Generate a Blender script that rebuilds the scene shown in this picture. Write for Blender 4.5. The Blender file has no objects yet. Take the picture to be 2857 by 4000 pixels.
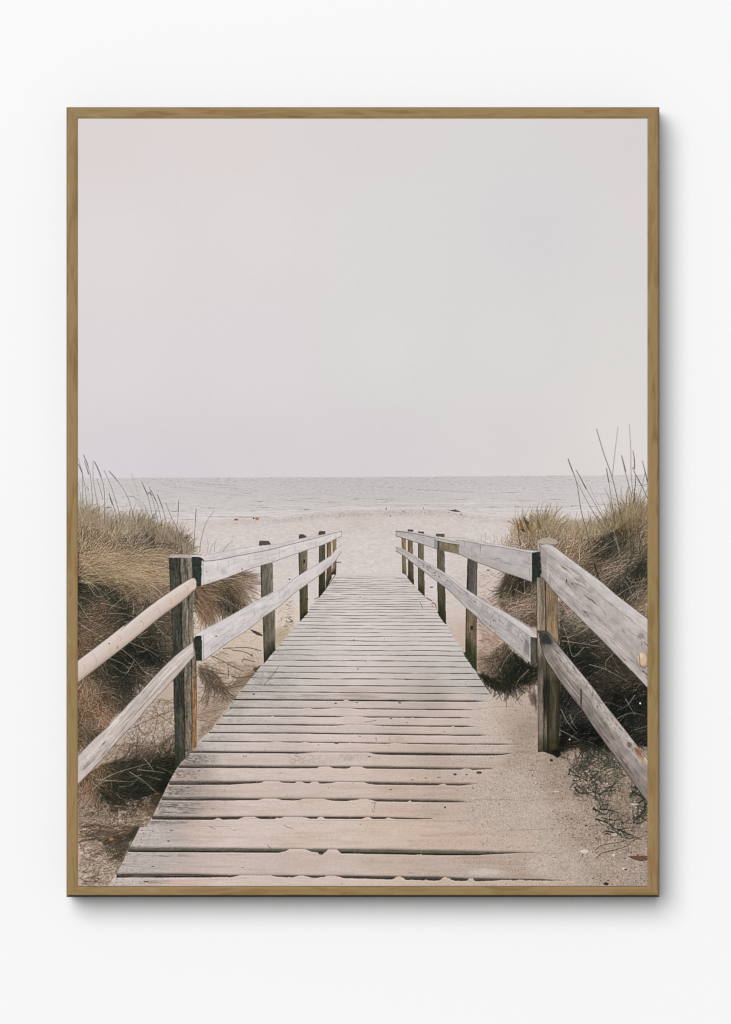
import bpy, math
import numpy as np

# ------------------------------------------------------------------ units
# Everything is measured in the picture's own units (U = one of 2857 x 4000
# across the view) and turned into metres here: the print is 60 x 81 cm.
U = 0.60 / 2225.0
CX, CY = 1428.5, 2000.0
def mx(x): return (x - CX) * U
def mz(y): return (CY - y) * U
WALL_Y = 0.0
FRONT = -0.040            # front plane of the frame (camera looks along +Y)
PRINT_Y = -0.0392         # face of the print, a little behind the frame front

# ------------------------------------------------------------------ camera, world, lamps, exposure
sc = bpy.context.scene
cam_d = bpy.data.cameras.new("camera")
cam = bpy.data.objects.new("camera", cam_d)
sc.collection.objects.link(cam)
DIST = 4.2
cam.location = (0.0, FRONT - DIST, 0.0)
cam.rotation_euler = (math.radians(90), 0, 0)
cam_d.sensor_fit = 'VERTICAL'
cam_d.sensor_height = 24.0
cam_d.lens = 24.0 * DIST / (4000 * U)
cam_d.clip_end = 200
sc.camera = cam

world = bpy.data.worlds.new("World")
sc.world = world
world.use_nodes = True
world.node_tree.nodes["Background"].inputs["Color"].default_value = (1, 1, 1, 1)
world.node_tree.nodes["Background"].inputs["Strength"].default_value = 0.21

def area(name, loc, size, power):
    d = bpy.data.lights.new(name, 'AREA')
    d.shape = 'DISK'
    d.size = size
    d.energy = power
    o = bpy.data.objects.new(name, d)
    sc.collection.objects.link(o)
    o.location = loc
    v = -o.location.normalized()
    o.rotation_euler = v.to_track_quat('-Z', 'Y').to_euler()
    return o
area("soft_key_lamp", (-12.6, -38.4, 17.0), 39.0, 22300)  # big soft disk lamp, upper left, placed to cast the wall shadow

sc.view_settings.view_transform = 'Standard'
sc.view_settings.look = 'None'
sc.view_settings.exposure = 0
sc.view_settings.gamma = 1
sc.view_settings.use_curve_mapping = False

# ==PAINT-BEGIN==
# ------------------------------------------------------------------ the printed picture, drawn in numpy
K = 0.6                                    # picture pixels per unit
X0, Y0, X1, Y1 = 305.0, 463.0, 2530.0, 3463.0
W, H = int((X1 - X0) * K), int((Y1 - Y0) * K)
rng = np.random.default_rng(7)
img = np.zeros((H, W, 3), np.float32)
rid = np.zeros((H, W), np.uint8)           # which printed motif a pixel belongs to
SKY, SEA, BEACH, WALK, RAIL_L, RAIL_R, GRASS_L, GRASS_R = range(8)
ZO = {1: (300, 1600, .46182), 2: (1000, 1750, .5234), 3: (1800, 1600, .46182), 4: (300, 2050, .43103),
      5: (1850, 2050, .43103), 6: (300, 2700, .49261), 7: (1050, 2700, .49261), 8: (1780, 2700, .47414),
      9: (880, 2250, .72044), 10: (1150, 2040, .13633), 11: (1530, 2040, .22783), 12: (600, 2080, .33867), 0: (0, 0, 1)}
def T(z, pts):
    ox, oy, s = ZO[z]
    return [(ox + x * s, oy + y * s) for x, y in pts]
def px(p):
    p = np.asarray(p, np.float32)
    return np.stack([(p[..., 0] - X0) * K, (p[..., 1] - Y0) * K], -1)
def C(*c): return np.array(c, np.float32) / 255.0

def hash2(ix, iy, seed):
    h = (ix.astype(np.int64) * 374761393 + iy.astype(np.int64) * 668265263 + seed * 1442695041) & 0xffffffff
    h = ((h ^ (h >> 13)) * 1274126177) & 0xffffffff
    return ((h ^ (h >> 16)) & 0xffff).astype(np.float32) / 65535.0
def vnoise(x, y, seed=0):
    x = np.asarray(x, np.float32); y = np.asarray(y, np.float32)
    ix = np.floor(x); iy = np.floor(y)
    fx = x - ix; fy = y - iy
    fx = fx * fx * (3 - 2 * fx); fy = fy * fy * (3 - 2 * fy)
    a = hash2(ix, iy, seed); b = hash2(ix + 1, iy, seed); c = hash2(ix, iy + 1, seed); d = hash2(ix + 1, iy + 1, seed)
    return (a + (b - a) * fx) * (1 - fy) + (c + (d - c) * fx) * fy
def fbm(x, y, seed=0, o=3):
    s = 0; a = .5; t = 0
    for i in range(o):
        s = s + a * vnoise(x * 2 ** i, y * 2 ** i, seed + i * 17); t += a; a *= .55
    return s / t - .5                       # about -0.5 .. 0.5

GY, GX = np.mgrid[0:H, 0:W].astype(np.float32)
NX = GX / K + X0
NY = GY / K + Y0

def field(pts, power=3.0, step=10):
    """smooth colour (or number) field through control points [(x, y, v0, v1 ...)]"""
    P = np.array(pts, np.float32)
    h, w = H // step + 2, W // step + 2
    yy, xx = np.mgrid[0:h, 0:w].astype(np.float32) * step
    xx = xx / K + X0; yy = yy / K + Y0
    d2 = (xx[..., None] - P[:, 0]) ** 2 + (yy[..., None] - P[:, 1]) ** 2 + 300.0
    wt = d2 ** (-power / 2)
    g = (wt @ P[:, 2:]) / wt.sum(-1, keepdims=True)
    fy = GY[:, 0] / step; fx = GX[0] / step
    iy = fy.astype(int); ix = fx.astype(int); ty = (fy - iy)[:, None, None]; tx = (fx - ix)[None, :, None]
    r0 = g[iy] * (1 - ty) + g[iy + 1] * ty
    return (r0[:, ix] * (1 - tx) + r0[:, ix + 1] * tx).astype(np.float32)

def polymask(pts, rough=0.0, seed=1, rs=14.0):
    """boolean mask of a polygon (units), its outline roughened by noise"""
    p = px(pts)
    x0, y0 = np.floor(p.min(0) - rough * K - 2).astype(int); x1, y1 = np.ceil(p.max(0) + rough * K + 2).astype(int)
    x0, y0, x1, y1 = max(x0, 0), max(y0, 0), min(x1, W), min(y1, H)
    m = np.zeros((H, W), bool)
    if x1 <= x0 or y1 <= y0: return m
    xs = GX[y0:y1, x0:x1] + .01; ys = GY[y0:y1, x0:x1] + .013
    if rough:
        xs = xs + (fbm(xs / rs, ys / rs, seed) * 2) * rough * K
        ys = ys + (fbm(xs / rs, ys / rs, seed + 50) * 2) * rough * K
    ins = np.zeros(xs.shape, bool)
    n = len(p)
    for i in range(n):
        ax, ay = p[i]; bx, by = p[(i + 1) % n]
        if ay == by: continue
        c = ((ay > ys) != (by > ys)) & (xs < (bx - ax) * (ys - ay) / (by - ay) + ax)
        ins ^= c
    m[y0:y1, x0:x1] = ins
    return m
def blur(a, r):
    r = int(max(r, 1))
    for ax in (0, 1):
        for _ in range(2):
            c = np.cumsum(np.pad(a, [(r + 1, r) if i == ax else (0, 0) for i in range(a.ndim)], mode='edge'), axis=ax, dtype=np.float64)
            n = a.shape[ax]
            hi = np.take(c, np.arange(2 * r + 1, 2 * r + 1 + n), axis=ax); lo = np.take(c, np.arange(0, n), axis=ax)
            a = ((hi - lo) / (2 * r + 1)).astype(np.float32)
    return a
def fill(pts, col, alpha=1.0, r=None, rough=0, seed=1, rs=14.0, amp=0.0, nx=6.0, ny=6.0):
    m = polymask(pts, rough, seed, rs)
    if not m.any(): return m
    c = np.asarray(col, np.float32)
    if c.ndim == 3: c = c[m]
    if amp:
        nn = fbm(NX[m] / nx, NY[m] / ny, seed + 5)[:, None] * 2 * amp
        c = c * (1 + nn)
    img[m] = img[m] * (1 - alpha) + c * alpha
    if r is not None: rid[m] = r
    return m

def resample(pts, n):
    p = np.asarray(pts, np.float32)
    d = np.r_[0, np.cumsum(np.hypot(*np.diff(p, axis=0).T))]
    t = np.linspace(0, d[-1], n)
    return np.stack([np.interp(t, d, p[:, 0]), np.interp(t, d, p[:, 1])], -1).astype(np.float32), d[-1]
def smooth(pts, k=8):
    """Catmull-Rom through the points"""
    p = np.asarray(pts, np.float32)
    if len(p) < 3: return p
    q = np.vstack([2 * p[0] - p[1], p, 2 * p[-1] - p[-2]])
    out = []
    for i in range(1, len(q) - 2):
        t = np.linspace(0, 1, k, endpoint=False)[:, None]
        a, b, c, d = q[i - 1], q[i], q[i + 1], q[i + 2]
        out.append(.5 * (2 * b + (c - a) * t + (2 * a - 5 * b + 4 * c - d) * t ** 2 + (3 * b - a - 3 * c + d) * t ** 3))
    return np.vstack(out + [p[-1:]])
def ruled(A, B, shade, r=None, alpha=1.0, sm=True):
    """patch between two edges; shade(s, v, x, y) -> colours; s along in units, v across 0..1"""
    A = smooth(A) if sm else np.asarray(A, np.float32); B = smooth(B) if sm else np.asarray(B, np.float32)
    _, la = resample(A, 2); _, lb = resample(B, 2)
    n = int(max(la, lb) * K * 2) + 2
    a, _ = resample(A, n); b, _ = resample(B, n)
    m = int(np.hypot(*(a - b).T).max() * K * 2) + 2
    v = np.linspace(0, 1, m, dtype=np.float32)[None, :]
    s = np.linspace(0, max(la, lb), n, dtype=np.float32)[:, None] + 0 * v
    P = a[:, None] * (1 - v[..., None]) + b[:, None] * v[..., None]
    col = shade(s, v + 0 * s, P[..., 0], P[..., 1])
    q = px(P); ix = np.rint(q[..., 0]).astype(int); iy = np.rint(q[..., 1]).astype(int)
    ok = (ix >= 0) & (ix < W) & (iy >= 0) & (iy < H)
    ix, iy, col = ix[ok], iy[ok], np.clip(col[ok], 0, 1)
    if alpha >= 1: img[iy, ix] = col
    else:
        buf = img.copy(); buf[iy, ix] = col; img[:] = img * (1 - alpha) + buf * alpha
    if r is not None: rid[iy, ix] = r

cov = np.zeros(H * W, np.float32)
colb = np.zeros((H * W, 3), np.float32)
flat = img.reshape(-1, 3)
def splat(P, wid, col, alpha, clip=None):
    """P (N, M, 2) canvas points, wid (N, M) canvas widths, col (N, 3), alpha (N, M)"""
    N, M = P.shape[:2]
    d = np.gradient(P, axis=1); L = np.hypot(d[..., 0], d[..., 1]) + 1e-6
    nrm = np.stack([-d[..., 1] / L, d[..., 0] / L], -1)
    kmax = int(np.ceil(wid.max() / 0.6)) + 1
    offs = [0.0] if wid.max() <= 1.1 else np.linspace(-.5, .5, kmax)
    idx_all, c_all, w_all = [], [], []
    for o in offs:
        q = P + nrm * (np.maximum(wid - .9, 0) * o)[..., None]
        x0 = np.floor(q[..., 0]); y0 = np.floor(q[..., 1]); fx = q[..., 0] - x0; fy = q[..., 1] - y0
        for dx in (0, 1):
            for dy in (0, 1):
                x = (x0 + dx).astype(int); y = (y0 + dy).astype(int)
                w = (fx if dx else 1 - fx) * (fy if dy else 1 - fy) * np.minimum(wid, 1.0) * 1.35
                w = np.minimum(w, 1) * alpha
                ok = (x >= 0) & (x < W) & (y >= 0) & (y < H) & (w > .03)
                idx = (y * W + x)[ok]
                idx_all.append(idx); w_all.append(w[ok]); c_all.append(np.broadcast_to(col[:, None], (N, M, 3))[ok])
    idx = np.concatenate(idx_all); w = np.concatenate(w_all); c = np.concatenate(c_all)
    if clip is not None:
        k = clip.reshape(-1)[idx]; idx, w, c = idx[k], w[k], c[k]
    if not len(idx): return
    np.maximum.at(cov, idx, w.astype(np.float32)); colb[idx] = c
    u = np.unique(idx); a = cov[u][:, None]
    flat[u] = flat[u] * (1 - a) + colb[u] * a
    cov[u] = 0
def line(pts, w, col, alpha=1.0, w2=None, sm=True, clip=None, jit=0.0, r=None):
    p = smooth(pts) if sm and len(pts) > 2 else np.asarray(pts, np.float32)
    _, l = resample(p, 2)
    n = max(int(l * K * 1.6), 3)
    q, _ = resample(p, n)
    ww = np.linspace(w, w if w2 is None else w2, n)
    if jit:
        t = np.arange(n) / (K * 1.6)
        ww = ww * (1 + jit * 2 * fbm(t / 14, t * 0 + rng.random() * 99, 3)); q = q + (fbm(t / 22, t * 0 + rng.random() * 99, 5) * 2 * jit * 2)[:, None]
    q = px(q)[None]
    splat(q, np.maximum(ww * K, .15)[None].astype(np.float32), np.asarray(col, np.float32)[None], np.full((1, n), alpha, np.float32), clip)
    if r is not None:
        x = np.clip(np.rint(q[0, :, 0]).astype(int), 0, W - 1); y = np.clip(np.rint(q[0, :, 1]).astype(int), 0, H - 1); rid[y, x] = r
def strokes(x, y, ang, ln, bend, w, col, alpha=.9, clip=None, batch=350, taper=.4):
    """many curved hairs: roots, heading in degrees (90 is up), length, bend in degrees"""
    n = len(x)
    for i in range(0, n, batch):
        s = slice(i, min(i + batch, n)); k = len(x[s])
        M = max(int(ln[s].max() * K * 1.4), 4)
        t = np.linspace(0, 1, M, dtype=np.float32)[None]
        a = np.radians(ang[s][:, None] + bend[s][:, None] * t)
        st = ln[s][:, None] / M
        P = np.stack([x[s][:, None] + np.cumsum(np.cos(a) * st, 1), y[s][:, None] - np.cumsum(np.sin(a) * st, 1)], -1)
        ww = w[s][:, None] * K * (1 - (1 - taper) * t)
        splat(px(P), ww.astype(np.float32), col[s].astype(np.float32), np.full((k, M), 1, np.float32) * (alpha if np.isscalar(alpha) else alpha[s][:, None]), clip)
def blob(z, x, y, rx, ry, col, alpha, br=.5, seed=3, sc_=.5, rot=0):
    ox, oy, s = ZO[z]; x = ox + x * s; y = oy + y * s; rx *= s; ry *= s
    ax, ay = px((x, y)); R = max(rx, ry) * K * 2.3
    x0, x1 = int(max(ax - R, 0)), int(min(ax + R, W)); y0, y1 = int(max(ay - R, 0)), int(min(ay + R, H))
    if x1 <= x0 or y1 <= y0: return
    dx = NX[y0:y1, x0:x1] - x; dy = NY[y0:y1, x0:x1] - y
    c, sn = math.cos(math.radians(rot)), math.sin(math.radians(rot))
    u = (dx * c + dy * sn) / rx; v = (-dx * sn + dy * c) / ry
    d = np.sqrt(u * u + v * v) + fbm(NX[y0:y1, x0:x1] / (rx * sc_ + 4), NY[y0:y1, x0:x1] / (ry * sc_ + 4), seed) * br * 2
    a = (np.clip(1.35 - d, 0, .7) / .7) ** 1.3 * alpha
    img[y0:y1, x0:x1] = img[y0:y1, x0:x1] * (1 - a[..., None]) + np.asarray(col, np.float32) * a[..., None]
def dot(z, x, y, rx, ry, col, alpha=.95, rot=0):
    ox, oy, s = ZO[z]; x = ox + x * s; y = oy + y * s; rx = rx * s + .3; ry = ry * s + .3
    t = np.linspace(0, 2 * np.pi, 14, endpoint=False)
    c, sn = math.cos(math.radians(rot)), math.sin(math.radians(rot))
    e = [(x + rx * np.cos(q) * c - ry * np.sin(q) * sn, y + rx * np.cos(q) * sn + ry * np.sin(q) * c) for q in t]
    fill(e, col, alpha)
def wood(c_top, c_bot, grain=.10, fx=90.0, fv=9.0, seed=0, edge=0.0, mot=.05, line_=.12):
    c_top = np.asarray(c_top, np.float32); c_bot = np.asarray(c_bot, np.float32)
    def f(s, v, x, y):
        g = fbm(s / fx + fbm(s / 120, v * 2, seed + 9) * .8, v * fv + fbm(s / 70, v * 1.5, seed + 2) * 1.5, seed) * 2
        g2 = fbm(s / (fx * .35), v * fv * 3.2 + fbm(s / 90, v, seed + 4) * 2, seed + 31) * 2
        m = fbm(x / 26, y / 26, seed + 77) * 2
        th = -np.clip(g2 - .38, 0, 1) * 2.2 * line_ * 3
        k = 1 + g * grain * 1.35 + m * mot * 1.2 + th * 1.3 + fbm(x / 2.4, y / 2.4, seed + 5) * .10 + fbm(s / 16, v * fv * 5, seed + 8) * grain * .9
        if edge: k = k - edge * (np.clip(.10 - v, 0, 1) + np.clip(v - .9, 0, 1)) * 10
        return (c_top * (1 - v[..., None]) + c_bot * v[..., None]) * k[..., None]
    return f

# ---- sky
sky = field([(400, 520, 215, 208, 207), (900, 520, 216, 209, 208), (1500, 520, 213, 209, 209), (2450, 520, 213, 208, 208),
             (450, 1000, 219, 213, 213), (1000, 900, 218, 212, 212), (1500, 950, 214, 212, 211), (2100, 900, 210, 208, 209), (2450, 1000, 213, 210, 209),
             (450, 1400, 217, 211, 213), (1000, 1400, 216, 210, 212), (1500, 1350, 214, 213, 211), (2000, 1350, 213, 212, 210), (2450, 1350, 215, 212, 210),
             (450, 1800, 211, 206, 209), (1000, 1800, 210, 205, 207), (1500, 1780, 211, 206, 208), (2000, 1750, 213, 208, 208), (2450, 1700, 218, 214, 211),
             (1430, 1860, 210, 205, 206), (700, 1860, 209, 204, 207), (2200, 1850, 214, 210, 208)], power=2.6) / 255
img[:] = sky * 1.008
img *= (1 + fbm(NX / 5, NY / 5, 3, 2) * .012)[..., None]

# ---- sea
hor = np.interp(NX[0], [305, 1425, 2530], [1867, 1863.5, 1855])[None]
shore = smooth([(250, 2046), (520, 2042)] + T(1, [(850, 945), (1080, 936), (1340, 915)]) + T(2, [(0, 520), (170, 512), (330, 490), (480, 476), (700, 461), (970, 457), (1300, 452), (1420, 456), (1530, 474), (1624, 490)]) + T(3, [(100, 880), (250, 896), (500, 905), (850, 908), (1100, 935)]) + [(2600, 2055)])
shy = np.interp(NX[0], shore[:, 0], shore[:, 1])[None]
shy2 = shy + fbm(NX / 16, NX * 0, 8) * 3
m = (NY >= hor) & (NY < shy2)
t = np.clip((NY - hor) / (2030 - hor), 0, 1.1)
sea = np.empty_like(img)
for c_, stops in enumerate(((202, 201, 203, 206, 211, 216), (199, 199, 201, 203, 206, 210), (200, 199, 201, 202, 205, 208))):
    sea[..., c_] = np.interp(t, [0, .12, .35, .65, .85, 1.0], stops) / 255
hz = field([(305, 1900, 1.03), (700, 1900, 1.0), (1500, 1900, .985), (2000, 1950, 1.01), (2530, 1950, 1.04)])[..., 0]
per = 2.0 + 10 * t
rip = fbm(NX / (per * 4.0), (NY - hor) / per * 1.0 + fbm(NX / 90, NY / 30, 5), 12, 3) * 2
rip2 = vnoise(NX / (per * 2.2), NY / 2.4, 41) - .5
sea *= (hz * (.968 + rip * (.03 + .035 * t) + rip2 * .05 - np.clip(rip - .22, 0, 1) * .40 * np.clip(1.2 - t, .35, 1)))[..., None] * np.array([1.010, 1.0, .992], np.float32)
img[m] = sea[m]; rid[m] = SEA
seam = m.copy()
n = 2600
yy = 1870 + rng.random(n) ** 1.1 * 165; xx = 305 + rng.random(n) * 2225
tt = (yy - 1865) / 165
strokes(xx, yy, rng.normal(0, 4, n), (4 + 20 * tt * rng.random(n)), rng.normal(0, 6, n), .8 + 1.2 * tt * rng.random(n),
        np.where(rng.random((n, 1)) < .6, C(148, 146, 147), C(224, 220, 219)), alpha=.20 + .34 * rng.random(n), clip=seam)
def wave(z, x0, x1, y, w, a=.75, dy=0):
    xs = np.linspace(x0, x1, 9); yy = y + np.sin(np.linspace(0, 5, 9) + x0) * 2.0 + np.linspace(0, dy, 9)
    pts = T(z, list(zip(xs, yy)))
    line(pts, .8, C(132, 130, 131), a, clip=seam, jit=.8)
    mid = len(pts) // 3
    line(pts[mid:mid + 4], w, C(122, 121, 122), a, w2=.5, clip=seam)
    line([(p[0], p[1] + w * .9 + 1) for p in pts], 1.4, C(222, 218, 217), a * .5, clip=seam)
for a in [(2, 705, 790, 380, 3.5), (2, 790, 1060, 380, 1.2), (2, 320, 430, 457, 4), (2, 0, 120, 443, 2), (2, 0, 55, 400, 2), (2, 210, 330, 393, 1.6), (2, 340, 470, 377, 1.2),
          (2, 480, 640, 405, 1.2), (2, 930, 990, 402, 1.8), (2, 1000, 1130, 432, 1.6), (2, 1230, 1300, 418, 1.4), (2, 1400, 1624, 380, 1.4),
          (3, 190, 350, 824, 3.2), (3, 400, 560, 820, 2.6), (3, 560, 900, 822, 1.2), (3, 880, 1020, 814, 3.4), (3, 1020, 1200, 820, 1.5), (3, 340, 510, 700, 1.6), (3, 400, 640, 770, 1.8), (3, 0, 70, 745, 2), (3, 230, 320, 752, 1.5), (3, 560, 760, 853, 1.2), (3, 1150, 1500, 797, 1), (3, 1130, 1290, 710, .9), (3, 700, 900, 762, 1.2),
          (1, 500, 760, 856, 1.2), (1, 740, 910, 857, 3), (1, 1060, 1200, 830, 2.4), (1, 1480, 1624, 810, 1.6), (1, 1460, 1530, 856, 2), (1, 340, 440, 820, 1.5), (1, 1510, 1580, 778, 2.2), (1, 1250, 1330, 745, 1.6), (1, 1400, 1480, 706, 1.4), (1, 880, 990, 930, 1.6), (1, 640, 900, 795, 1), (1, 430, 480, 735, 1)]:
    wave(*a)
line([(305, 1866.8), (1425, 1863.3), (2530, 1854.8)], 1.3, C(194, 192, 193), .35, sm=False)
for z, x0, x1, y, w in [(2, 0, 300, 470, 4), (2, 100, 420, 485, 3), (2, 400, 900, 448, 4), (2, 600, 1300, 440, 3), (2, 0, 500, 430, 3), (1, 900, 1624, 890, 4), (1, 1100, 1624, 870, 3), (1, 800, 1300, 915, 4), (3, 150, 900, 845, 4), (3, 300, 1000, 875, 5), (3, 600, 1300, 890, 5), (3, 0, 500, 790, 3), (3, 900, 1578, 850, 4), (2, 900, 1624, 412, 3)]:
    xs_ = np.linspace(x0, x1, 12)
    line(T(z, list(zip(xs_, y + np.sin(xs_ / 60) * 2.5))), w, C(226, 221, 220), .38, clip=seam, jit=.8)
# foam edge of the sea
line([(x, y - 2) for x, y in shore], 3, C(220, 213, 212), .6)

# ---- sand and ground
gnd = field([(1400, 2050, 204, 192, 186), (900, 2050, 208, 196, 191), (2000, 2060, 209, 198, 193), (1400, 2110, 212, 202, 199), (1450, 2200, 211, 201, 198), (900, 2100, 211, 202, 199), (1900, 2120, 211, 201, 197), (2050, 2100, 210, 200, 196),
             (1000, 2200, 211, 202, 198), (1150, 2300, 211, 202, 197), (1000, 2500, 205, 188, 172), (1120, 2400, 211, 197, 184), (900, 2620, 196, 176, 158), (980, 2660, 172, 153, 137), (800, 2560, 206, 188, 172), (880, 2420, 207, 190, 176), (860, 2280, 203, 188, 176),
             (720, 2860, 182, 163, 147), (650, 2830, 190, 173, 160), (560, 2880, 197, 182, 171), (500, 2950, 175, 155, 138), (430, 2800, 190, 172, 158), (450, 3180, 163, 141, 122), (560, 3100, 160, 136, 112), (350, 3380, 182, 162, 146), (340, 3180, 158, 136, 116), (480, 3300, 128, 110, 92), (400, 3430, 185, 165, 149), (620, 3060, 118, 100, 80), (800, 2700, 190, 170, 155), (780, 2800, 178, 158, 142), (690, 2940, 140, 122, 104),
             (1700, 2250, 211, 201, 197), (1800, 2350, 207, 194, 186), (1880, 2350, 205, 189, 180), (1950, 2400, 190, 166, 150), (1850, 2480, 198, 178, 165), (1920, 2500, 188, 164, 148), (1880, 2600, 165, 142, 124), (2000, 2720, 184, 165, 151), (2050, 2850, 166, 147, 133), (1990, 2800, 180, 162, 149), (1880, 2760, 199, 184, 173), (1900, 2850, 196, 180, 168), (1900, 2980, 188, 171, 158), (1850, 3080, 188, 171, 159), (1850, 3160, 187, 171, 159), (1950, 2760, 192, 176, 164),
             (2000, 3050, 184, 168, 156), (2050, 3200, 186, 171, 159), (2200, 3000, 163, 144, 130), (2300, 3200, 168, 150, 136), (2400, 3400, 170, 153, 139), (2100, 3400, 188, 173, 161), (2450, 3150, 150, 132, 116), (2330, 3050, 158, 140, 124), (2000, 2960, 172, 154, 141), (2200, 3430, 182, 166, 153), (2480, 3440, 168, 151, 138)], power=3.5) / 255
m = NY >= shy2
nn = fbm(NX / 14, NY / 3.2, 21) * 2
near = np.clip((NY - 2250) / 900, 0, 1)
g2 = fbm(NX / (9 + 20 * near), NY / (4 + 12 * near), 22) * 2
g3 = vnoise(NX / 2.6, NY / 2.6, 23) - .5
rightg = np.clip((NX - 1900) / 500, 0, 1) * np.clip((NY - 2650) / 300, 0, 1)
tex = 1 + nn * (.055 * (1 - near)) + fbm(NX / 8, NY / 2.2, 24) * .05 * (1 - near) + g2 * (.02 + .05 * near) + g3 * (.035 + .05 * near + .12 * rightg)
spk = vnoise(NX / 3.2, NY / 3.0, 27)
tex = tex - np.clip(spk - .80, 0, 1) * rightg * 1.6 + np.clip(.16 - spk, 0, 1) * rightg * 1.4
img[m] = (gnd * tex[..., None])[m]; rid[m] = BEACH
# the trodden rough strip just below the waterline
bandc = np.exp(-((NY - (shy + 16)) / 13.0) ** 2) * np.clip((NX - 650) / 500, 0, 1) * np.clip((2100 - NX) / 300, 0, 1) * m
sp = fbm(NX / 4.2, NY / 2.4, 61, 2) * 2
img *= (1 - bandc * (.03 + np.clip(sp - .0, 0, 1) * .26))[..., None]
n = 3200                                    # small ripples in the beach
xx = 650 + rng.random(n) * 1500; yy = 2050 + rng.random(n) ** 1.0 * 330
bm = (rid == BEACH)
strokes(xx, yy, rng.normal(-8, 9, n), 6 + 14 * rng.random(n), rng.normal(0, 25, n), 1 + 1.2 * rng.random(n),
        np.where(rng.random((n, 1)) < .62, C(172, 160, 155), C(228, 222, 220)), alpha=.16 + .3 * rng.random(n), clip=bm)
for z, x, y, rx, ry, c in [(2, 972, 451, 5, 7, (60, 55, 55)), (2, 1250, 449, 3, 4, (80, 70, 70)), (2, 8, 528, 12, 9, (175, 110, 95)), (1, 1348, 930, 20, 7, (170, 70, 80)), (1, 1525, 922, 17, 10, (190, 110, 100)), (1, 1495, 918, 7, 8, (50, 40, 42)), (2, 1003, 506, 7, 4, (150, 110, 95)), (2, 1098, 472, 6, 4, (160, 125, 115)), (2, 1530, 494, 8, 4, (170, 130, 118)),
                           (2, 249, 978, 7, 5, (45, 40, 42)), (2, 1310, 1037, 14, 4, (90, 75, 70)), (3, 230, 1356, 12, 4, (60, 52, 52)), (3, 600, 900, 12, 3, (60, 60, 60)), (1, 270, 827, 30, 3, (120, 110, 95)), (2, 232, 1170, 12, 3, (110, 95, 85)), (12, 1575, 975, 16, 6, (70, 55, 48)), (12, 1540, 835, 14, 4, (100, 85, 72)), (12, 1525, 1080, 26, 4, (100, 85, 72))]:
    dot(z, x, y, rx, ry, C(*c))
fill(T(2, [(1418, 453), (1450, 462), (1490, 455), (1530, 474), (1490, 474), (1455, 468)]), C(100, 90, 88), rough=2)
for p in [[(1120, 905), (1560, 905), (1624, 912)], [(1340, 914), (1500, 909), (1560, 912)]]:
    line(T(1, p), 1.6, C(150, 130, 125), .7, jit=.9)

# ---- sand strips: foot marks, twigs
def scatter_lines(poly, n, ang, la, lb, col, w=(1, 2.2), bend=40, aj=25, alpha=(.3, .8), free=False):
    m = polymask(poly, 6); ys, xs = np.nonzero(m)
    if not len(xs): return
    k = rng.integers(0, len(xs), n)
    cols = C(*col)[None] * (1 + rng.normal(0, .18, (n, 1)))
    strokes(xs[k] / K + X0, ys[k] / K + Y0, rng.normal(ang, aj, n), la + (lb - la) * rng.random(n), rng.normal(0, bend, n), w[0] + (w[1] - w[0]) * rng.random(n), cols,
            alpha=alpha[0] + (alpha[1] - alpha[0]) * rng.random(n), clip=None if free else m)
right_sand = T(5, [(0, 330), (270, 430), (250, 600), (200, 760), (560, 760), (560, 960), (300, 1000), (120, 1150), (200, 1300), (30, 1330), (30, 850), (0, 650)])
scatter_lines(T(5, [(30, 620), (240, 700), (300, 1000), (130, 1200), (180, 1330), (30, 1330)]), 420, -12, 12, 40, (118, 96, 80), bend=30)
scatter_lines(T(5, [(30, 380), (260, 440), (230, 640), (150, 720), (30, 620)]), 90, -5, 8, 26, (150, 128, 114), bend=20)
scatter_lines(T(12, [(480, 1450), (1250, 1530), (1130, 1683), (480, 1683)]), 160, -20, 20, 70, (120, 98, 80))
scatter_lines(T(12, [(640, 1430), (1260, 1000), (1260, 1480), (1150, 1600)]), 40, -15, 30, 90, (150, 124, 102), alpha=(.25, .6), bend=60)
scatter_lines(T(12, [(1410, 880), (1624, 760), (1624, 1100), (1420, 1340)]), 60, 20, 15, 50, (140, 116, 96))
blob(12, 1480, 1180, 80, 160, C(165, 145, 118), .55, rot=35); blob(9, 130, 560, 100, 40, C(120, 100, 82), .6, rot=-20)
for p in [[(650, 1415), (860, 1515), (1030, 1600)], [(855, 1515), (865, 1660)], [(1020, 1490), (1040, 1462), (1170, 1490)], [(800, 1335), (1060, 1325), (1240, 1360)], [(900, 1350), (1060, 1380), (1140, 1425), (1125, 1400)], [(1240, 1540), (1150, 1640), (990, 1675), (900, 1660)], [(1550, 985), (1600, 1020), (1540, 1030), (1530, 1010)]]:
    line(T(12, p), 2.6, C(78, 62, 52), .85, jit=.5)
fill(T(12, [(1105, 1113), (1180, 1132), (1225, 1155), (1260, 1180), (1255, 1195), (1190, 1180), (1140, 1150)]), C(82, 62, 50), .9, rough=2)
fill(T(12, [(1150, 1580), (1250, 1530), (1240, 1560), (1180, 1620)]), C(85, 68, 56), .75, rough=8)
fill(T(12, [(1030, 1133), (1050, 1128), (1070, 1143)]), C(60, 48, 42), .9)

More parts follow.
